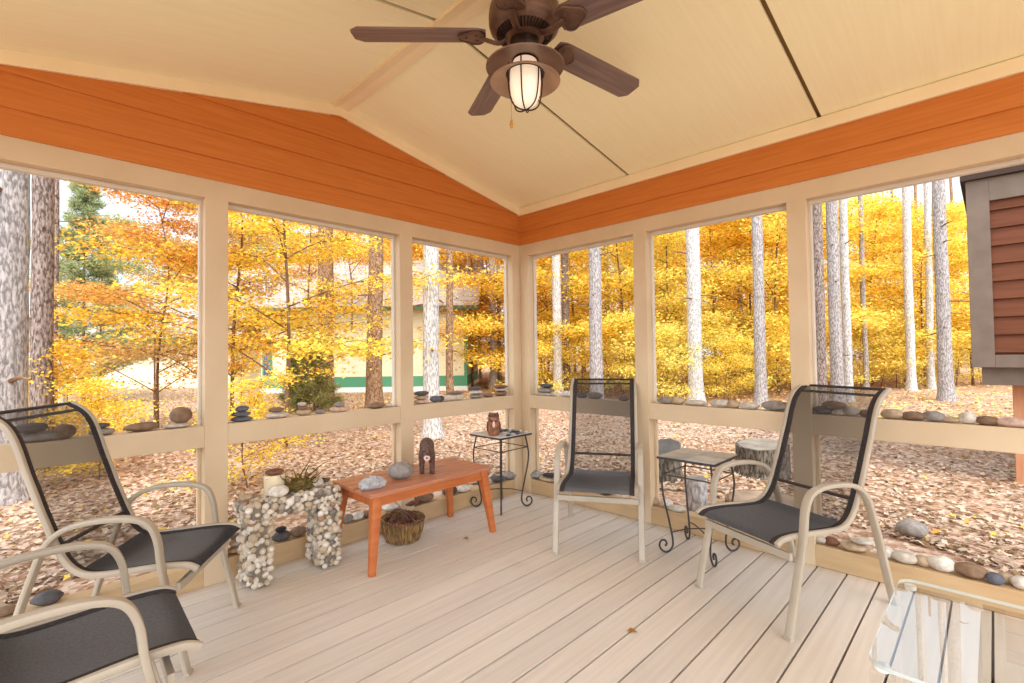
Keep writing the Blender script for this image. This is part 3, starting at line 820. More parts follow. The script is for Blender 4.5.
# things on the bench
cp = (-2.21, -.13, .466)
cn = thing('pillar_candle', 'cream pillar candle with a flat reddish stone on it, standing on the pebble bench', 'candle', cp)
bm = B(); lathe(bm, [(0, 0), (.054, 0), (.056, .006), (.056, .103), (.052, .108), (.02, .106), (0, .105)]); obj('wax', bm, M['candle'], cn)
stone((cp[0], cp[1], cp[2]+.106), (.05, .045, .017), 'red', 'flat reddish stone lying on top of the cream pillar candle', amp=.08)
stone((-2.225, -.232, .468), (.056, .038, .034), 'white', 'smooth white stone at the front of the pebble bench before the candle', amp=.07)
stone((-1.985, -.185, .468), (.036, .03, .026), 'pale', 'pale stone right of the driftwood on the pebble bench', amp=.1)
stone((-1.92, -.115, .468), (.045, .03, .014), 'dark', 'flat dark stone at the right end of the pebble bench top', amp=.1)
stone((-1.965, -.075, .468), (.03, .025, .018), 'dark', 'small dark stone behind the pale one on the pebble bench', amp=.1)
stone((-2.375, -.16, .468), (.035, .03, .02), 'tan', 'tan stone at the left end of the pebble bench top', amp=.12)
bm = B(); r = random.Random(4)
for k in range(30):
    a = r.uniform(0, 6.3); p0 = Vector((r.uniform(-.05, .05), r.uniform(-.03, .03), .006)); pts = [p0]
    d = Vector((math.cos(a), .6*math.sin(a), r.uniform(.1, 1.0)))*.032
    for q in range(4): pts.append(pts[-1]+d+Vector((r.uniform(-.014, .014), r.uniform(-.012, .012), r.uniform(-.012, .012))))
    for q in pts: q.z = max(q.z, .006)
    tube(bm, smooth_pts(pts, 3), .008, 6, [1-.07*i for i in range(13)])
blob(bm, (0, 0, .03), (.075, .045, .034), 17, .7, 3)
dw = obj('driftwood', bm, M['moss']); dw.location = (-2.08, -.165, .468)
tag(dw, 'mossy brown driftwood clump in the middle of the pebble bench', 'driftwood')

# ---- on the orange table
p, t = on(372, 489, 2, TZ)
bm = B()
for k, (dx, s) in enumerate(((-.035, .042), (.0, .046), (.04, .04))): blob(bm, (dx, .01*(k-1), s*.78), (s, s*.8, s*.85), 31+k, .35, 3, None, 2.6)
ss = obj('stone', bm, tone('silver', TONES['silver'])); ss.location = (p.x, p.y, TZ); ss.rotation_euler = (0, 0, -.4)
tag(ss, 'silvery lumpy stone at the left end of the orange table', 'stone')
p, t = on(402, 479, 2, TZ)
stone((p.x, p.y+.02, TZ), (.082, .062, .055), 'grey', 'large smooth grey stone in the middle of the orange table', rz=-.5, amp=.06)
p, t = on(414, 470, 2, TZ)
stone((min(p.x, -1.3), -.11, TZ), (.036, .03, .024), 'pink', 'small pinkish stone behind the large grey one on the orange table', amp=.1)

p, t = on(427, 472, 2, TZ)
br = thing('bear_figurine', 'dark carved wooden bear walking forward on the orange table', 'figurine', (p.x, p.y, TZ), math.atan2(CAM_LOC.y-p.y, CAM_LOC.x-p.x))
def fused(name, parts, voxel, material, parent):
    """one continuous skin grown around overlapping rounded masses"""
    bm = B()
    for c_, r_ in parts: blob(bm, c_, r_, 2, .03, 3)
    me = bpy.data.meshes.new(name); bm.to_mesh(me); bm.free()
    o = bpy.data.objects.new(name, me); COL.objects.link(o)
    m_ = o.modifiers.new('r', 'REMESH'); m_.mode = 'VOXEL'; m_.voxel_size = voxel
    k_ = o.modifiers.new('s', 'SMOOTH'); k_.iterations = 4; k_.factor = .5
    dg = bpy.context.evaluated_depsgraph_get(); m2 = bpy.data.meshes.new_from_object(o.evaluated_get(dg)); m2.name = name
    bpy.data.objects.remove(o)
    for f in m2.polygons: f.use_smooth = True
    m2.materials.clear()
    return link(name, m2, material, parent)
mass = [((-.075, 0, .145), (.06, .05, .058)), ((-.02, 0, .155), (.07, .05, .058)), ((.02, 0, .178), (.055, .05, .06)), ((.06, 0, .172), (.045, .042, .046)), ((.092, 0, .152), (.04, .037, .038)), ((.122, 0, .13), (.028, .023, .022)),
        ((.08, .03, .19), (.009, .012, .014)), ((.08, -.03, .19), (.009, .012, .014))]
for x, y, z0 in ((.042, .034, .11), (.03, -.034, .11), (-.085, .034, .1), (-.097, -.034, .1)):
    mass += [((x, y*.9, z0), (.034, .026, .055)), ((x+.002, y, .06), (.022, .019, .05)), ((x+.002, y, .026), (.019, .017, .026)), ((x+.012, y, .011), (.026, .018, .013))]
fused('body', mass, .005, M['bear'], br)
for s in (-1, 1):
    bm = B(); blob(bm, (.128, s*.017, .163), (.005, .005, .005), 3, 0, 2); obj('eye', bm, M['black'], br)
bm = B(); blob(bm, (.136, 0, .122), (.022, .021, .021), 5, .04, 3); mz = obj('muzzle', bm, M['muzzle'], br); mz['label'] = 'pale muzzle'
bm = B(); blob(bm, (.158, 0, .126), (.005, .008, .006), 6, .04, 2); obj('nose', bm, M['black'], mz)

# ---- on the corner side table
p, t = on(481, 432, 2, .601)
fx = thing('owl_figurine', 'small brown carved figurine with a dark cap on the corner side table', 'figurine', (-.575, -.235, .601), math.atan2(CAM_LOC.y+.235, CAM_LOC.x+.56))
bm = B(); lathe(bm, [(0, 0), (.038, 0), (.046, .012), (.052, .045), (.05, .085), (.044, .115), (.047, .135), (.04, .15), (0, .152)], n=20); obj('body', bm, M['owl'], fx)
bm = B(); lathe(bm, [(.03, .148), (.044, .149), (.046, .157), (.04, .17), (.022, .176), (0, .177)], n=20)
for s in (-1, 1): blob(bm, (0, s*.03, .168), (.009, .009, .014), 4, .1, 2)
obj('cap', bm, M['bear'], fx)
bm = B(); blob(bm, (.049, 0, .09), (.01, .012, .026), 4, .1, 2); f_ = obj('face', bm, M['muzzle'], fx); f_['label'] = 'pale face mark'
for s in (-1, 1):
    bm = B(); blob(bm, (.043, s*.019, .118), (.007, .007, .007), 4, 0, 2); obj('eye', bm, M['black'], fx)
    bm = B(); blob(bm, (.008, s*.048, .07), (.02, .01, .042), 4, .1, 2); obj('wing', bm, M['bear'], fx)
pos = [(-.53, -.355, 'dark', .024), (-.475, -.345, 'silver', .028), (-.43, -.36, 'dark', .022), (-.375, -.35, 'grey', .027), (-.325, -.35, 'white', .022), (-.42, -.295, 'black', .03), (-.355, -.285, 'dark', .026), (-.31, -.27, 'white', .02), (-.33, -.215, 'grey', .026), (-.46, -.18, 'dark', .04), (-.38, -.17, 'dark', .032), (-.31, -.15, 'white', .022), (-.475, -.255, 'white', .024), (-.40, -.235, 'silver', .022), (-.36, -.09, 'grey', .024), (-.48, -.1, 'white', .022)]
for x, y, tn, s in pos:
    stone((x, y, .601), (s, s*.7, s*.35), tn, 'small flat pebble of the handful scattered on the corner side table', 'pebbles on the corner side table', amp=.12, sub=2, name='pebble')

# ---- basket under the orange table
bk = thing('wicker_basket', 'round brown twig basket on the deck under the orange table', 'basket', (-1.41, -.215, 0))
bm = B(); n = 26
lathe(bm, [(0, .006), (.10, .006), (.112, .03), (.128, .1), (.135, .145), (.126, .145), (.12, .1), (.104, .03), (0, .022)], n=32); obj('bowl', bm, M['basket'], bk)
bm = B()
for k in range(44):
    a = 2*PI*k/44; d = Vector((math.cos(a), math.sin(a), 0)); j = rnd.uniform(-.006, .006)
    tube(bm, smooth_pts([d*.108+Vector((0, 0, .007)), d*(.122+j)+Vector((0, 0, .05)), d*(.136+j)+Vector((0, 0, .1)), d*.142+Vector((0, 0, .15+abs(j)*2))], 3), .0062, 5)
obj('twig_wall', bm, M['basket'], bk)
bm = B(); q = [Vector((.141*math.cos(2*PI*k/32), .141*math.sin(2*PI*k/32), .142)) for k in range(33)]; tube(bm, q, .009, 6); obj('rim', bm, M['cone'], bk)
bm = B(); q = [Vector((.0, .135*math.cos(PI*k/14), .142+.055*math.sin(PI*k/14))) for k in range(15)]; tube(bm, q, .007, 6); obj('handle', bm, M['cone'], bk)
for k, (x, y, z, s) in enumerate(((.025, -.025, .085, .052), (-.05, .03, .06, .045), (.05, .055, .06, .045), (-.045, -.05, .06, .045))):
    bm = B()
    for i in range(60):
        zz = 1-2*(i+.5)/60; a = i*2.39996; rr = math.sqrt(1-zz*zz)
        d = Vector((rr*math.cos(a), rr*math.sin(a), zz))
        blob(bm, d*s*.82+Vector((0, 0, s)), (s*.22, s*.22, s*.16), i, .1, 1, d.to_track_quat('Z', 'X').to_matrix())
    blob(bm, (0, 0, s), (s*.8, s*.8, s*.8), 2, .05, 2)
    o = obj('pine_cone', bm, M['cone']); o.location = (-1.41+x, -.215+y, .026+z*.75)
    tag(o, ['pine cone on the viewer side of the basket, topmost of the heap', 'pine cone at the back left in the basket', 'pine cone at the back right in the basket', 'pine cone at the front left in the basket'][k], 'pine cone', 'pine cones in the basket')

# ---- ceiling fan
FX, FY = RX, -1.71
fan = thing('ceiling_fan', 'bronze five blade ceiling fan with caged lantern light hanging from the ridge', 'ceiling fan', (FX, FY, 0))
bm = B(); lathe(bm, [(0, 2.925), (.07, 2.925), (.072, 2.90), (.05, 2.865), (.02, 2.85), (0, 2.85)]); obj('canopy', bm, M['fan_metal'], fan)
bm = B(); tube(bm, [(0, 0, 2.74), (0, 0, 2.87)], .014, 12); obj('downrod', bm, M['fan_dark'], fan)
bm = B(); lathe(bm, [(0, 2.765), (.05, 2.76), (.07, 2.745), (.13, 2.735), (.148, 2.715), (.152, 2.685), (.152, 2.65), (.146, 2.63), (.13, 2.615), (.075, 2.583), (.06, 2.575), (0, 2.575)], n=40)
mo = obj('motor_housing', bm, M['fan_metal'], fan)
bm = B()
for k in range(50):
    a = 2*PI*k/50
    box(bm, (.084, -.0035, -.003), (.122, .0035, .003), 0, Matrix.Translation((0, 0, 2.5985)) @ Matrix.Rotation(a, 4, 'Z') @ Matrix.Rotation(-.53, 4, 'Y') if False else Matrix.Rotation(a, 4, 'Z') @ Matrix.Translation((.103, 0, 2.597)) @ Matrix.Rotation(-.53, 4, 'Y') @ Matrix.Translation((-.103, 0, 0)))
obj('vent', bm, M['fan_dark'], mo, smooth=False)
bm = B(); lathe(bm, [(0, 2.58), (.062, 2.578), (.066, 2.555), (.062, 2.535), (.05, 2.52), (.05, 2.49), (0, 2.485)]); obj('switch_hub', bm, M['fan_dark'], fan)
for k in range(5):
    a = math.radians(64.5+72*k)
    Rz = Matrix.Rotation(a, 4, 'Z'); T = Rz @ Matrix.Translation((0, 0, 2.602)) @ Matrix.Rotation(math.radians(-12), 4, 'X')
    bm = B(); prof = []
    L0, L1 = .165, .725
    def bw(u): return .062+.006*u
    up = []; 
    n = 16
    for i in range(n+1):
        u = i/n; x = L0+(L1-L0)*u; w = bw(u)
        if u > .93: w *= math.sqrt(max(0.0, 1-((u-.93)/.07)**2))*.45+.55
        if u < .05: w *= .8+.2*u/.05
        up.append((x, w))
    ring = up+[(x, -w) for x, w in reversed(up)]
    tv = [bm.verts.new((x, y, .004)) for x, y in ring]; bv = [bm.verts.new((x, y, -.004)) for x, y in ring]
    bm.faces.new(tv); bm.faces.new(bv[::-1])
    for i in range(len(ring)): j = (i+1) % len(ring); bm.faces.new((tv[i], bv[i], bv[j], tv[j]))
    bl = obj('blade', bm, M['blade'], fan, smooth=False)
    bl.matrix_local = T
    bm = B()
    pts = smooth_pts([(.075, 0, -.012), (.11, 0, -.03), (.15, 0, -.022), (.19, 0, -.010)], 5)
    sweep(bm, pts, rrect(.016, .005, .4), side=(0, 1, 0))
    # scalloped holder plate below the blade root
    pl = []
    for i in range(30):
        w = 2*PI*i/30; rr = .046*(1+.16*math.cos(3*w)); pl.append((.222+1.15*rr*math.cos(w), 1.2*rr*math.sin(w)))
    tv = [bm.verts.new((x, y, -.005)) for x, y in pl]; bv = [bm.verts.new((x, y, -.011)) for x, y in pl]
    bm.faces.new(tv); bm.faces.new(bv[::-1])
    for i in range(30): j = (i+1) % 30; bm.faces.new((tv[i], bv[i], bv[j], tv[j]))
    tube(bm, [(x, y, -.011) for x, y in pl]+[(pl[0][0], pl[0][1], -.011)], .0045, 6)
    for x, y in ((.205, .025), (.205, -.025), (.25, 0)): blob(bm, (x, y, -.012), (.006, .006, .004), 1, 0, 2)
    obj('blade_iron', bm, M['fan_metal'], bl)
bm = B(); lathe(bm, [(.045, 2.505), (.06, 2.50), (.085, 2.488), (.125, 2.482), (.158, 2.470), (.167, 2.466), (.165, 2.462), (.152, 2.467), (.12, 2.477), (.082, 2.486), (.058, 2.494), (.045, 2.499)], n=40)
obj('light_shade', bm, mat('shade_bell', (122, 94, 78), (136, 106, 88), (12, 12, 12), 3, .4, .5, 0, .3), fan)
bm = B(); lathe(bm, [(.08, 2.44), (.1, 2.434), (.128, 2.418), (.147, 2.404), (.149, 2.401), (.146, 2.40), (.126, 2.414), (.099, 2.429), (.08, 2.435), (.08, 2.44)], n=40)
obj('shade_ring', bm, M['fan_shade'], fan)
bm = B(); lathe(bm, [(0, 2.5), (.045, 2.5), (.058, 2.47), (.065, 2.44), (.066, 2.40), (.062, 2.35), (.049, 2.315), (.028, 2.298), (0, 2.293)], n=28); gl = obj('globe', bm, M['globe'], fan)
gl['label'] = 'white frosted glass globe'
bm = B()
for k in range(6):
    a = PI/6+k*PI/3; d = Vector((math.cos(a), math.sin(a), 0))
    tube(bm, smooth_pts([d*.072+Vector((0, 0, 2.475)), d*.075+Vector((0, 0, 2.44)), d*.075+Vector((0, 0, 2.40)), d*.069+Vector((0, 0, 2.345)), d*.056+Vector((0, 0, 2.305)), d*.03+Vector((0, 0, 2.286)), Vector((0, 0, 2.282))], 4), .0032, 6)
for z, rr in ((2.436, .079),):
    tube(bm, [(rr*math.cos(2*PI*i/32), rr*math.sin(2*PI*i/32), z) for i in range(33)], .003 if z < 2.4 else .004, 6)
obj('cage', bm, M['fan_dark'], fan)
bm = B(); cxy = Vector((-.03, .055, 0)); tube(bm, [cxy+Vector((0, 0, 2.5)), cxy+Vector((0, 0, 2.245))], .0014, 6); ch = obj('pull_chain', bm, M['brass'], fan)
bm = B(); lathe(bm, [(0, 2.25), (.004, 2.247), (.008, 2.225), (.006, 2.215), (0, 2.212)], c=cxy, n=12); obj('pull_knob', bm, M['brass'], ch)

# ---- glass table
gt = thing('glass_table', 'clear glass low table at the bottom right corner, reflecting the trees', 'table', (-1.39, -3.2, 0))
bm = B(); hx, hy, rr = .325, .36, .05; ring = []
for sx, sy, st in ((1, 1, 0), (-1, 1, 90), (-1, -1, 180), (1, -1, 270)):
    for d in range(0, 91, 15):
        w = math.radians(st+d); ring.append((sx*(hx-rr)+rr*math.cos(w), sy*(hy-rr)+rr*math.sin(w)))
tv = [bm.verts.new((x, y, .448)) for x, y in ring]; bv = [bm.verts.new((x, y, .438)) for x, y in ring]
bm.faces.new(tv); bm.faces.new(bv[::-1])
for i in range(len(ring)): j = (i+1) % len(ring); bm.faces.new((tv[i], bv[i], bv[j], tv[j])).material_index = 1
obj('glass_top', bm, [M['glass'], M['glass_edge']], gt, smooth=False)
for sx in (-1, 1):
    for sy in (-1, 1):
        bm = B(); x, y = sx*(hx-.03), sy*(hy-.03)
        box(bm, (x-.025, y-.025, 0), (x+.025, y+.025, .426), .004)
        lg = obj('leg', bm, M['acrylic'], gt, smooth=False)
        bm = B(); lathe(bm, [(0, .424), (.016, .424), (.018, .431), (.016, .438), (0, .438)], c=(x, y, 0), n=16); obj('leg_cap', bm, M['acrylic_tab'], lg)

# ---- bits on the deck
for px, py, tn, lb in ((466, 539, (190, 150, 110), 'small curled tan leaf on the deck before the orange table'), (632, 632, (196, 140, 60), 'small ochre leaf on the deck in front of the middle chair')):
    p, t = on(px, py, 2, 0)
    bm = B(); vs = []
    for i, (x, y) in enumerate(LEAF): vs.append(bm.verts.new((x*.045, y*.05, .004+.012*abs(x)+.006*(i % 2))))
    bm.faces.new(vs); bmesh.ops.solidify(bm, geom=bm.faces[:], thickness=.0015)
    zm = min(v.co.z for v in bm.verts)
    for v in bm.verts: v.co.z -= zm
    o = obj('leaf', bm, mat('leaf_bit_%d' % px, tn)); o.location = (p.x, p.y, .0005); o.rotation_euler = (0, 0, px)
    tag(o, lb, 'leaf')
p, t = on(298, 556, 2, 0)
stone((p.x, p.y, 0), (.014, .011, .008), 'white', 'tiny pale pebble on the deck between the legs of the pebble bench', name='pebble')

# ================================================================ OUTDOORS
def hor(px): return 353.65-.013*(px-512)
def depth_at(px, ybase): return FPX*(1.25-GZ)/(ybase-hor(px))
def pine(px, w, ybase, bk, label, group=None, dx=0, h=13, stubs=8, seed=0, depth=None):
    """a straight pine trunk; dx: how far its top leans sideways, in pixels over the visible height"""
    d = depth or depth_at(px, ybase); x, y = far(px, d)
    k = d/FPX; r = .5*w*k*math.cos(math.atan((px-512)/FPX))
    rg = random.Random(int(px*13)+seed); bm = B(); n = 12; rings = []; H = 26
    lean = Vector((_r0.x, _r0.y, 0))*(dx*k/6.)
    zg = gz(x, y)-.06
    for i in range(H+1):
        z = h*(i/H)**1.35; fl = 1+.55*math.exp(-z/.22)
        rr = r*fl*(1.0-.035*z/1.0*.6)
        wob = Vector((.03*mnoise.noise(Vector((px, z*.4, 0))), .03*mnoise.noise(Vector((px, z*.4, 9))), 0))
        c = lean*z+wob
        ring = []
        for j in range(n):
            a = 2*PI*j/n; q = rr*(1+.07*mnoise.noise(Vector((math.cos(a)*2, math.sin(a)*2, z*2+px))))
            ring.append(bm.verts.new((c.x+q*math.cos(a), c.y+q*math.sin(a), z)))
        rings.append(ring)
    for a, b in zip(rings[:-1], rings[1:]):
        for j in range(n): bm.faces.new((a[j], a[(j+1) % n], b[(j+1) % n], b[j]))
    bm.faces.new(rings[-1])
    o = obj('pine_tree', bm, M[bk], angle=80)
    o.location = (x, y, zg)
    tag(o, label, 'tree', group)
    if stubs:
        bm = B()
        for s in range(stubs):
            z = rg.uniform(1.2, 7.5); a = rg.uniform(0, 6.3); rr = r*(1-.02*z); L = rg.choice((.12, .2, .35, .7))*min(1.3, max(.5, r/.16))
            p0 = lean*z+Vector((rr*.85*math.cos(a), rr*.85*math.sin(a), z)); dirv = Vector((math.cos(a), math.sin(a), rg.uniform(-.25, .25)))
            tube(bm, [p0, p0+dirv*L*.5+Vector((0, 0, rg.uniform(-.02, .02))), p0+dirv*L+Vector((0, 0, -.06*L))], .1*r+.006, 5, [1, .7, .35])
        b = obj('dead_branch', bm, M['twig'], o); b['kind'] = 'stuff'
    return o
pine(3, 56, 500, 'bark', 'very thick pale pine trunk cut by the left edge', stubs=8)
pine(41.5, 25, 470, 'bark_dark', 'thick dark pine trunk just right of the very thick pale one at the left edge', stubs=10)
pine(54.5, 9, 432, 'bark_dark', 'thin dark trunk squeezed between the thick dark trunk and the white birch stem', stubs=5)
pine(61.5, 7.5, 402, 'bark_birch', 'thin white leaning birch stem in the first left opening', dx=5, stubs=0)
pine(326, 17, 408, 'bark_brown', 'dark trunk wrapped in yellow boughs in the middle left opening', stubs=14)
pine(374, 16.5, 411, 'bark_brown', 'brown pine trunk left of the third left post', dx=3, stubs=6)
pine(432, 17, 437, 'bark_pale', 'pale grey pine trunk rising beside the third left post, its foot behind the bear', dx=-1, stubs=12)
pine(450, 7.5, 406, 'bark_brown', 'thin brown trunk just right of the pale pine behind the bear', stubs=10)
pine(469, 5.5, 387, 'bark_pale', 'slender pale trunk at the corner of the cream house', stubs=3)
pine(493, 8, 388, 'bark_pale', 'pale pine trunk nearest the corner post on its left, thicker of a close pair', stubs=5)
pine(499.5, 4.5, 387, 'bark', 'thinner grey trunk of the close pair left of the corner post', stubs=4)
pine(557.5, 9.5, 398, 'bark_pale', 'pale pine trunk first on the right of the corner post', stubs=10)
pine(566.5, 8, 395, 'bark_dark', 'dark trunk hard against the first pale pine right of the corner', stubs=8)
pine(596, 13.5, 409, 'bark', 'grey pine trunk rising behind the middle chair back', stubs=12)
pine(608, 5.5, 385, 'bark', 'thin trunk just right of the grey pine behind the middle chair', stubs=3)
pine(695, 15.5, 404, 'bark_pale', 'bright pale pine trunk left of centre in the middle right opening', stubs=12)
pine(741.5, 6.5, 386, 'bark_pale', 'slender pale trunk at the centre of the middle right opening', stubs=3)
pine(760, 12.5, 406, 'bark', 'grey pine trunk near the right post of the middle right opening', stubs=10)
pine(821, 12, 408, 'bark_dark', 'dark trunk beside the post at the left side of the wide right opening', stubs=3)
pine(835.5, 14, 404, 'bark', 'thick grey trunk second from the left in the wide right opening', stubs=12)
pine(847.5, 10, 402, 'bark_pale', 'pale trunk hugging the right side of the thick grey one above the right chair', stubs=10)
pine(865, 6, 390, 'bark', 'thin speckled trunk above the right end of the right chair back', stubs=6)
pine(910, 10.5, 391, 'bark_pale', 'pale slim pine trunk, leftmost of the three near the red brown house', dx=1, stubs=8)
pine(930, 8.5, 389, 'bark_pale', 'narrow pale trunk, middle one of the three near the red brown house', dx=2, stubs=6)
pine(944.5, 16, 402, 'bark', 'thick knotty pale trunk, nearest of the three beside the red brown house', dx=-1, stubs=14)
# slim trunks deep in the wood
for px, w in ((522.5, 4), (541, 3), (583, 3.5), (622, 4), (664, 4), (675, 3), (683, 3), (716, 3), (729, 4), (775, 4), (783, 3), (876, 4), (888, 3), (897, 4), (921, 4), (957, 4), (420, 3), (459, 3), (480, 3), (508, 3)):
    d = 24+(px*7.3 % 9)
    pine(px, w, 0, 'bark_brown' if int(px) % 2 else 'bark', 'very slim trunk deep in the yellow wood', 'slim trunks deep in the wood', depth=d, stubs=0)

# ---- leafy trees: a few built, the rest copied
def branch_tree(seed, H, spread, base, n_br, leaves, leaf_size, flat=.4, trunk_r=.05, cl=.5, per=None):
    """returns (trunk mesh, foliage mesh) of one maple with layered sprays"""
    rg = random.Random(seed); rng = np.random.default_rng(seed); bm = B(); tips = []
    top = Vector((rg.uniform(-.3, .3), rg.uniform(-.3, .3), H))
    tr = smooth_pts([(0, 0, 0), (rg.uniform(-.08, .08), rg.uniform(-.08, .08), H*.35), (rg.uniform(-.2, .2), rg.uniform(-.2, .2), H*.7), top], 5)
    tube(bm, tr, trunk_r, 7, [1-.85*i/(len(tr)-1) for i in range(len(tr))])
    for b in range(n_br):
        u = base+(1-base)*(b+.5)/n_br; p0 = tr[min(len(tr)-1, int(u*(len(tr)-1)))]
        a = b*2.4+rg.uniform(-.5, .5); L = spread*(1.1-.75*((u-base)/(1-base)))*rg.uniform(.75, 1.2)
        e = p0+Vector((math.cos(a)*L, math.sin(a)*L, L*rg.uniform(.05, .45)))
        m_ = p0.lerp(e, .5)+Vector((0, 0, L*.08))
        q = smooth_pts([p0, m_, e], 4); tube(bm, q, trunk_r*.38, 5, [1-.75*i/(len(q)-1) for i in range(len(q))])
        for f in (.35, .6, .8, 1.):
            c = q[int(f*(len(q)-1))]; tips.append((c, .55+.45*f))
            if f > .4:
                for s in (-1, 1):
                    e2 = c+Vector((math.cos(a+s*.9), math.sin(a+s*.9), .12))*L*.3*rg.uniform(.6, 1.2)
                    tube(bm, [c, e2], trunk_r*.16, 4, [1, .4]); tips.append((e2, .8))
    tips.append((top, .7))
    me = bpy.data.meshes.new('trunk'); bm.to_mesh(me); bm.free(); me.materials.append(M['twig'])
    for f in me.polygons: f.use_smooth = True
    k = max(1, leaves//len(tips)); Ps = []
    for c, s in tips:
        g_ = rng.normal(0, 1, (k, 3))*np.array([1, 1, flat])*cl*s; Ps.append(g_+np.array(c)-np.array([0, 0, .08]))
    P = np.concatenate(Ps); P = P[P[:, 2] > .1]
    V, F = leaf_mesh(P, leaf_size, .55, rng)
    o = add_np('foliage', V, F, M['leaf']); mf = o.data; bpy.data.objects.remove(o)
    return me, mf
PROTO = {
 'maple': [branch_tree(s, 7.5, 2.3, .12, 15, 14000, .105, .36, .055, .46) for s in (1, 2, 3, 4)],
 'near': [branch_tree(s, 5.6, 2.2, .18, 17, 17000, .068, .28, .04, .34) for s in (11, 12)],
 'small': [branch_tree(s, 2.3, .95, .1, 11, 5000, .066, .45, .016, .26) for s in (21, 22, 23)],
}
tcount = [0]
def tree(kind, px, d, sc, colr, label, cat='tree', group=None, name='maple_tree', zoff=0., var=None):
    tcount[0] += 1; i = tcount[0]
    x, y = far(px, d); mt, mf = PROTO[kind][(i if var is None else var) % len(PROTO[kind])]
    t = thing(name, label, cat, (x, y, gz(x, y)-.03+zoff), i*1.7, group); t.scale = (sc, sc, sc)
    a = bpy.data.objects.new('trunk', mt); COL.objects.link(a); a.parent = t
    f = bpy.data.objects.new('foliage', mf); COL.objects.link(f); f.parent = t
    f.color = lin(colr)+(1,)
    return t
YEL, GOLD, ORA, AMB, LEM, OLV, TAN = (250, 216, 92), (246, 204, 84), (234, 180, 96), (234, 184, 92), (246, 226, 120), (186, 184, 124), (224, 188, 122)
# right hand wood
gR = 'yellow maples of the wood beyond the right wall'
lR = 'yellow leaved maple in the dense wood behind the right side pines'
FYE, FGO = (252, 226, 108), (250, 214, 92)
far_list = [(530, 17, 1, FGO), (548, 22, 1.1, FGO), (575, 19, 1, FYE), (600, 24, 1.1, FGO), (622, 16, .95, FYE), (640, 20, 1, LEM), (655, 25, 1.2, FGO), (668, 17, .95, LEM), (690, 23, 1.1, FGO), (715, 19, 1.05, FGO),
            (735, 25, 1.2, FGO), (752, 18, .95, FGO), (778, 16, 1, FYE), (800, 22, 1.1, FYE), (822, 17, .9, FGO), (850, 24, 1.15, FYE), (872, 19, .95, FGO), (890, 26, 1.2, FYE), (905, 20, .95, FGO), (925, 17.5, .85, FYE), (950, 22, 1.0, FGO), (972, 18, .9, FYE), (1000, 23, 1.1, FGO),
            (545, 30, 1.4, FGO), (585, 32, 1.5, FGO), (630, 31, 1.5, FYE), (675, 33, 1.5, FGO), (725, 32, 1.5, FYE), (770, 31, 1.4, FGO), (815, 33, 1.5, FYE), (880, 34, 1.3, FYE), (960, 34, 1.2, FYE)]
for px, d, sc, cc in far_list: tree('maple', px, d, sc, cc, lR, group=gR)
gS = 'low yellow saplings under the right side pines'
lS = 'low bushy yellow sapling among the right side pine trunks'
for px, d, sc, cc in ((640, 14, 1.1, LEM), (662, 13, .9, LEM), (680, 16, 1, FYE), (715, 14.5, 1.1, LEM), (728, 13.5, .75, FYE), (778, 15, 1.1, FYE), (790, 17, 1.2, FYE), (610, 15, 1, FYE), (580, 16, 1., FYE), (540, 15, 1, FYE), (625, 18, 1.2, FYE), (750, 18, 1.1, LEM), (860, 17, 1, LEM), (880, 18, 1.2, FYE), (895, 17.5, 1, LEM), (920, 19, 1.2, FYE), (955, 18, 1, LEM), (980, 19, 1.1, FYE), (700, 19, 1.2, FYE), (660, 20, 1.3, LEM)):
    tree('small', px, d, sc, cc, lS, 'sapling', gS, 'maple_sapling')
# left of the corner
gC = 'golden maples left of the corner post'
lC = 'golden maple in the wood between the cream house and the corner post'
for px, d, sc, cc in ((405, 23, 1, GOLD), (425, 25, 1.1, AMB), (448, 23, 1.0, GOLD), (472, 20, 1, AMB), (490, 22, 1.05, GOLD), (508, 17, .9, GOLD), (520, 24, 1.1, GOLD), (480, 30, 1.4, AMB), (510, 31, 1.4, GOLD), (440, 31, 1.5, GOLD)):
    tree('maple', px, d, sc, cc, lC, group=gC)
# middle left opening: boughs close to the porch
tree('near', 285, 7.4, .92, YEL, 'bright golden yellow maple close to the porch, filling the upper middle left opening', name='maple_tree', var=0)
tree('near', 232, 8.6, .95, GOLD, 'golden maple close to the porch behind the second left post', name='maple_tree', var=1)
tree('near', 310, 14, 1.0, GOLD, zoff=.9, label= 'golden maple around the dark trunk in the middle left opening', name='maple_tree', var=0)
tree('near', 352, 16, .8, ORA, zoff=2.2, label= 'orange maple behind the brown trunk beside the third left post', name='maple_tree', var=1)
tree('small', 248, 5.2, .52, YEL, 'small bright orange yellow sapling right of the second left post', 'sapling', None, 'maple_sapling', var=1)
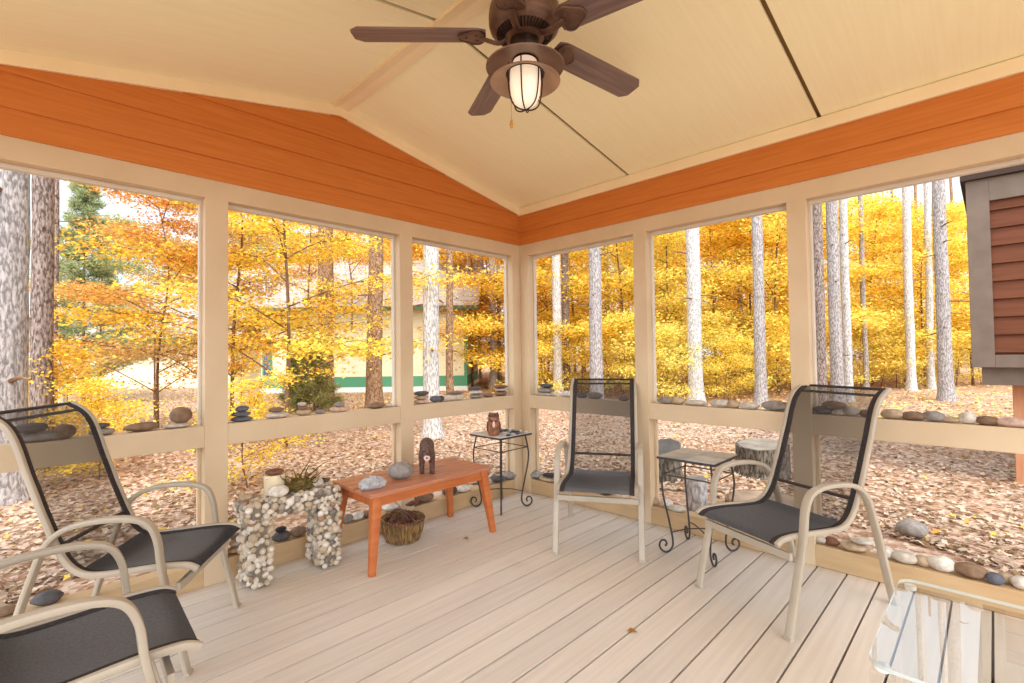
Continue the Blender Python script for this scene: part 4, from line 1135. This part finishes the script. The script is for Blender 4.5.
# first left opening
tree('near', 158, 8.4, .74, ORA, 'orange brown maple in the middle of the first left opening', name='maple_tree', var=1)
tree('near', 205, 10, .9, TAN, 'golden maple behind the second left post seen in the first opening', name='maple_tree', var=0)
tree('near', 98, 16, 1.05, OLV, 'olive green maple right of the white birch stem', name='maple_tree', var=0)
tree('small', 100, 5.6, .5, YEL, 'small lemon yellow sapling rising behind the dark topped stones', 'sapling', None, 'maple_sapling', var=0)
tree('small', 70, 6.5, .7, GOLD, 'yellow green sapling at the foot of the thick trunks', 'sapling', None, 'maple_sapling', var=2)
pine(155, 2.2, 0, 'bark_brown', 'bare thin sapling stem left of the second post', depth=8.2, h=1.75, stubs=0)
pine(240.5, 1.6, 0, 'bark_brown', 'bare thin stem rising behind the dark blue three stone stack', depth=7.4, h=1.35, stubs=0)
gF = 'far maples behind the left house'
for px, d, sc, cc in ((100, 27, 1.25, OLV), (178, 31, 1.2, OLV), (225, 30, 1.4, GOLD), (280, 31, 1.4, OLV), (340, 32, 1.4, GOLD), (395, 32, 1.4, GOLD)):
    tree('maple', px, d, sc, cc, 'tall maple crown rising behind the houses on the left', group=gF)

for px, d, sc, cc in ((565, 18, 1.2, FYE), (735, 17.5, 1.15, LEM), (772, 19, 1.2, LEM), (905, 21, 1.3, LEM), (940, 22, 1.4, LEM), (845, 20, 1.2, LEM)):
    tree('small', px, d, sc, cc, lS, 'sapling', gS, 'maple_sapling')

# ---- green pines
def needle_tree(seed, H, spread, n, nl):
    rg = random.Random(seed); rng = np.random.default_rng(seed); bm = B()
    tube(bm, [(0, 0, 0), (.02, 0, H*.5), (0, 0, H)], .035, 7, [1, .6, .15]); Ps, Ds = [], []
    for b in range(n):
        u = .08+.9*b/n; a = b*2.4; L = spread*(1.05-u)*rg.uniform(.8, 1.2); p0 = Vector((0, 0, H*u)); e = p0+Vector((math.cos(a)*L, math.sin(a)*L, L*.25))
        tube(bm, [p0, e], .01, 4, [1, .4])
        m = nl//n
        t = rng.uniform(.2, 1.05, m)[:, None]; P = np.array(p0)*(1-t)+np.array(e)*t+rng.normal(0, .05, (m, 3)); Ps.append(P)
        D = rng.normal(0, 1, (m, 3))+np.array([math.cos(a), math.sin(a), .5])*.9; Ds.append(D/np.linalg.norm(D, axis=1)[:, None])
    me = bpy.data.meshes.new('trunk'); bm.to_mesh(me); bm.free(); me.materials.append(M['twig'])
    P, D = np.concatenate(Ps), np.concatenate(Ds); S_ = np.cross(D, rng.normal(0, 1, D.shape)); S_ /= np.linalg.norm(S_, axis=1)[:, None]
    V = np.stack([P-S_*.012, P+S_*.012, P+D*.16], 1).reshape(-1, 3)
    o = add_np('needles', V, np.arange(len(V)).reshape(-1, 3), M['leaf']); mf = o.data; bpy.data.objects.remove(o)
    return me, mf
nt_ = needle_tree(5, 5.6, 1.25, 54, 20000)
nt2 = needle_tree(6, 2.0, .55, 26, 7000)
def conifer(px, d, sc, colr, label, pr):
    x, y = far(px, d); t = thing('pine_sapling', label, 'tree', (x, y, gz(x, y)-.03), px, None); t.scale = (sc,)*3
    a = bpy.data.objects.new('trunk', pr[0]); COL.objects.link(a); a.parent = t
    f = bpy.data.objects.new('needles', pr[1]); COL.objects.link(f); f.parent = t; f.color = lin(colr)+(1,)
conifer(84, 15, 1.3, (172, 178, 132), 'tall green conifer right of the white birch stem', nt_)
conifer(297, 12.3, .85, (176, 172, 112), 'green pine sapling left of the dark trunk in the middle opening', nt2)
conifer(314, 12.0, 1.0, (176, 168, 106), 'green pine sapling against the dark trunk in the middle opening', nt2)

# ---- cream house beyond the left openings
def house(px, d, name_label, build):
    x, y = far(px, d)
    t = thing('house', name_label, 'house', (x, y, -.3), math.atan2(_r0.y, _r0.x))   # local x runs to the right, local -y looks at the porch
    build(t); return t
def roofslab(bm, x0, x1, y0, z0, y1, z1, th=.12):
    a = [bm.verts.new(p) for p in ((x0, y0, z0), (x1, y0, z0), (x1, y1, z1), (x0, y1, z1))]
    b = [bm.verts.new(p) for p in ((x0, y0, z0+th), (x1, y0, z0+th), (x1, y1, z1+th), (x0, y1, z1+th))]
    bm.faces.new(a[::-1]); bm.faces.new(b)
    for i in range(4): bm.faces.new((a[i], a[(i+1) % 4], b[(i+1) % 4], b[i]))
def main_house(t):
    bm = B(); box(bm, (-3.6, 0, .75), (4.2, 6, 3.35)); obj('wall', bm, M['house_wall'], t, smooth=False)
    bm = B(); box(bm, (-3.62, -.02, -.1), (4.22, 6.02, .36)); obj('foundation', bm, M['house_white'], t, smooth=False)
    bm = B(); box(bm, (-3.61, -.03, .36), (4.21, 6.01, .75)); obj('green_band', bm, M['house_green'], t, smooth=False)
    bm = B(); box(bm, (4.1, -.04, .75), (4.22, .2, 3.35)); obj('corner_trim', bm, M['house_green'], t, smooth=False)
    bm = B(); roofslab(bm, -4.1, 4.7, -.6, 3.25, 3, 5.6); roofslab(bm, -4.1, 4.7, 6.6, 3.25, 3, 5.6); obj('roof', bm, M['house_roof'], t, smooth=False)
    bm = B(); box(bm, (-4.1, -.68, 3.2), (4.7, -.58, 3.34)); obj('fascia', bm, M['fascia'], t, smooth=False)
    for xs_ in (-3.35, ):
        bm = B(); box(bm, (xs_-.18, -.05, .8), (xs_+.18, .02, 2.1)); w = obj('window', bm, M['house_green'], t, smooth=False)
        bm = B(); box(bm, (xs_-.12, -.07, .88), (xs_+.12, -.04, 2.02)); obj('pane', bm, M['house_win'], w, smooth=False)
house(356, 18.5, 'cream house with a green band and grey brown roof behind the middle left opening', main_house)
def side_house(t):
    bm = B(); box(bm, (-4, 0, -.1), (4, 6, 2.4)); obj('wall', bm, M['house_wall'], t, smooth=False)
    bm = B(); roofslab(bm, -4.6, 4.6, -.6, 2.3, 3, 5.4); roofslab(bm, -4.6, 4.6, 6.6, 2.3, 3, 5.4); obj('roof', bm, M['house_roof'], t, smooth=False)
    bm = B(); box(bm, (-4.6, -.68, 2.22), (4.6, -.58, 2.45)); obj('fascia', bm, M['fascia'], t, smooth=False)
    bm = B(); v = [bm.verts.new(p) for p in ((-3.0, .3, 2.6), (-1.4, .3, 2.6), (-2.2, .3, 4.2), (-3.0, 2.4, 2.6), (-1.4, 2.4, 2.6), (-2.2, 2.4, 4.2))]
    for q in ((0, 1, 2), (5, 4, 3), (0, 3, 4, 1), (1, 4, 5, 2), (2, 5, 3, 0)): bm.faces.new([v[i] for i in q])
    dm = obj('dormer', bm, M['house_roof'], t, smooth=False)
    bm = B(); box(bm, (-2.5, .22, 2.75), (-1.9, .32, 3.4)); w = obj('window', bm, M['house_white'], dm, smooth=False)
    bm = B(); box(bm, (-2.44, .2, 2.81), (-1.96, .25, 3.34)); obj('pane', bm, M['house_win'], w, smooth=False)
house(146, 22.5, 'low cream house with grey roof and blue dormer, in the first left opening', side_house)

# ---- red brown house corner seen through the wide right opening
hb = thing('raised_house_bay', 'red brown clad house corner raised on a wooden post at the right edge', 'house', (3.6, -2.935, 0))
bm = B(); box(bm, (0.03, -3.6, 1.05), (3, -.03, 3.55)); obj('core', bm, M['red_siding'], hb, smooth=False)
bm = B(); z = 1.20
while z < 3.3:
    v = [bm.verts.new(p) for p in ((-.004, -3.6, z), (-.004, -.1, z), (.022, -.1, z+.19), (.022, -3.6, z+.19), (.03, -3.6, z), (.03, -.1, z))]
    bm.faces.new([v[i] for i in (0, 1, 2, 3)]); bm.faces.new([v[i] for i in (4, 5, 1, 0)]); z += .178
obj('siding', bm, M['red_siding'], hb, smooth=False)
bm = B(); box(bm, (-.03, -.17, 1.05), (.06, .0, 3.2), .004); box(bm, (-.03, -3.6, 1.05), (.06, -.17, 1.175), .004); obj('corner_board', bm, M['brown_trim'], hb, smooth=False)
bm = B(); box(bm, (-.03, -3.6, 2.72), (.06, -.17, 2.95), .004); obj('frieze_board', bm, M['brown_trim'], hb, smooth=False)
bm = B(); box(bm, (-.08, -3.6, 2.951), (3, .04, 3.3), .004); obj('soffit', bm, M['dark_brown'], hb, smooth=False)
bm = B(); box(bm, (.05, -3.6, .87), (2.9, -.07, 1.05), .004); obj('rim_board', bm, M['brown_trim'], hb, smooth=False)
bm = B(); box(bm, (.25, -.48, -.2), (.42, -.29, .87), .006); obj('post', bm, M['post_wood'], hb, smooth=False)

# ---- stumps and logs outside the middle right opening
def stump(px, py, r, h, label, bk, tilt=0, topc=(150, 140, 134)):
    p, t = on(px, py, 2, GZ)
    root = thing('tree_stump', label, 'stump', (p.x, p.y, gz(p.x, p.y)-.03))
    rg = random.Random(px); bm = B(); n = 26; rings = []
    for i in range(9):
        z = h*i/8; rings.append([])
        for j in range(n):
            a = 2*PI*j/n; q = r*(1+.09*mnoise.noise(Vector((3*math.cos(a), 3*math.sin(a), z*1.5+px)))+.16*math.exp(-z/.07))
            rings[-1].append(bm.verts.new((q*math.cos(a), q*math.sin(a), z+tilt*q*math.cos(a)*(i/8))))
    for a, b in zip(rings[:-1], rings[1:]):
        for j in range(n): bm.faces.new((a[j], a[(j+1) % n], b[(j+1) % n], b[j]))
    top = [v.co.copy() for v in rings[-1]]; bm.faces.new(rings[-1])
    obj('bark', bm, M[bk], root, angle=60)
    bm = B(); c = [bm.verts.new((v.x*.9, v.y*.9, v.z+.004)) for v in top]; d = [bm.verts.new((v.x*.9, v.y*.9, v.z-.01)) for v in top]
    bm.faces.new(c)
    for j in range(n): bm.faces.new((d[j], d[(j+1) % n], c[(j+1) % n], c[j]))
    obj('cut_face', bm, mat('cut_%d' % px, topc, tuple(int(v*.8) for v in topc), (6, 6, 6), 4, .9), root, smooth=False)
    return root
stump(664, 478, .19, .36, 'grey log stump with slanted top, right of the post behind the middle chair', 'bark_moss', .35, (92, 86, 82))
stump(762, 474, .27, .36, 'broad mossy grey stump behind the arm of the right chair', 'bark_moss', .08, (150, 138, 124))
stump(768, 522, .31, .20, 'low flat topped stump slab nearest the right chair arm', 'bark_brown', 0, (186, 158, 132))
stump(697, 516, .085, .34, 'narrow grey white log post behind the slate side table', 'bark_pale', .1, (160, 148, 138))
p, t = on(912, 536, 2, GZ)
stone((p.x, p.y, gz(p.x, p.y)), (.12, .09, .06), 'grey', 'two toned grey stone lying on the leafy ground right of the right chair')

# ================================================================ LIGHT
W = bpy.data.worlds.new('sky'); SC.world = W; W.use_nodes = True
nt = W.node_tree; N, L = nt.nodes, nt.links
bg = N['Background']
tc = N.new('ShaderNodeTexCoord')
dot = N.new('ShaderNodeVectorMath'); dot.operation = 'DOT_PRODUCT'
gdir = Vector((-.78, -.60, .14)).normalized(); dot.inputs[1].default_value = gdir  # low sky glow behind the viewer, added to brighten header and right wall
L.new(tc.outputs['Generated'], dot.inputs[0])
mr = N.new('ShaderNodeMapRange'); mr.inputs['From Min'].default_value = -.3; mr.inputs['From Max'].default_value = 1
mr.inputs['To Min'].default_value = 0.; mr.inputs['To Max'].default_value = 1
L.new(dot.outputs['Value'], mr.inputs['Value'])
mx = N.new('ShaderNodeMixRGB'); mx.inputs['Color1'].default_value = (.89, 1.01, 1.14, 1); mx.inputs['Color2'].default_value = (2.95, 3.3, 3.62, 1)
L.new(mr.outputs['Result'], mx.inputs['Fac']); L.new(mx.outputs['Color'], bg.inputs['Color'])
bg.inputs['Strength'].default_value = 1.0
sd = bpy.data.lights.new('sun', 'SUN'); sd.energy = 2.5; sd.angle = math.radians(25); sd.color = (1, .93, .82)
so = bpy.data.objects.new('sun', sd); COL.objects.link(so)
so.rotation_euler = Vector((.30, .62, -.95)).to_track_quat('-Z', 'Y').to_euler()
SC.view_settings.view_transform = 'Standard'
SC.view_settings.look = 'None'
SC.view_settings.gamma = 1
SC.view_settings.use_curve_mapping = False
SC.view_settings.exposure = .37
SC.cycles.max_bounces = 10
SC.cycles.diffuse_bounces = 5
SC.cycles.transparent_max_bounces = 12
SC.cycles.sample_clamp_indirect = 8
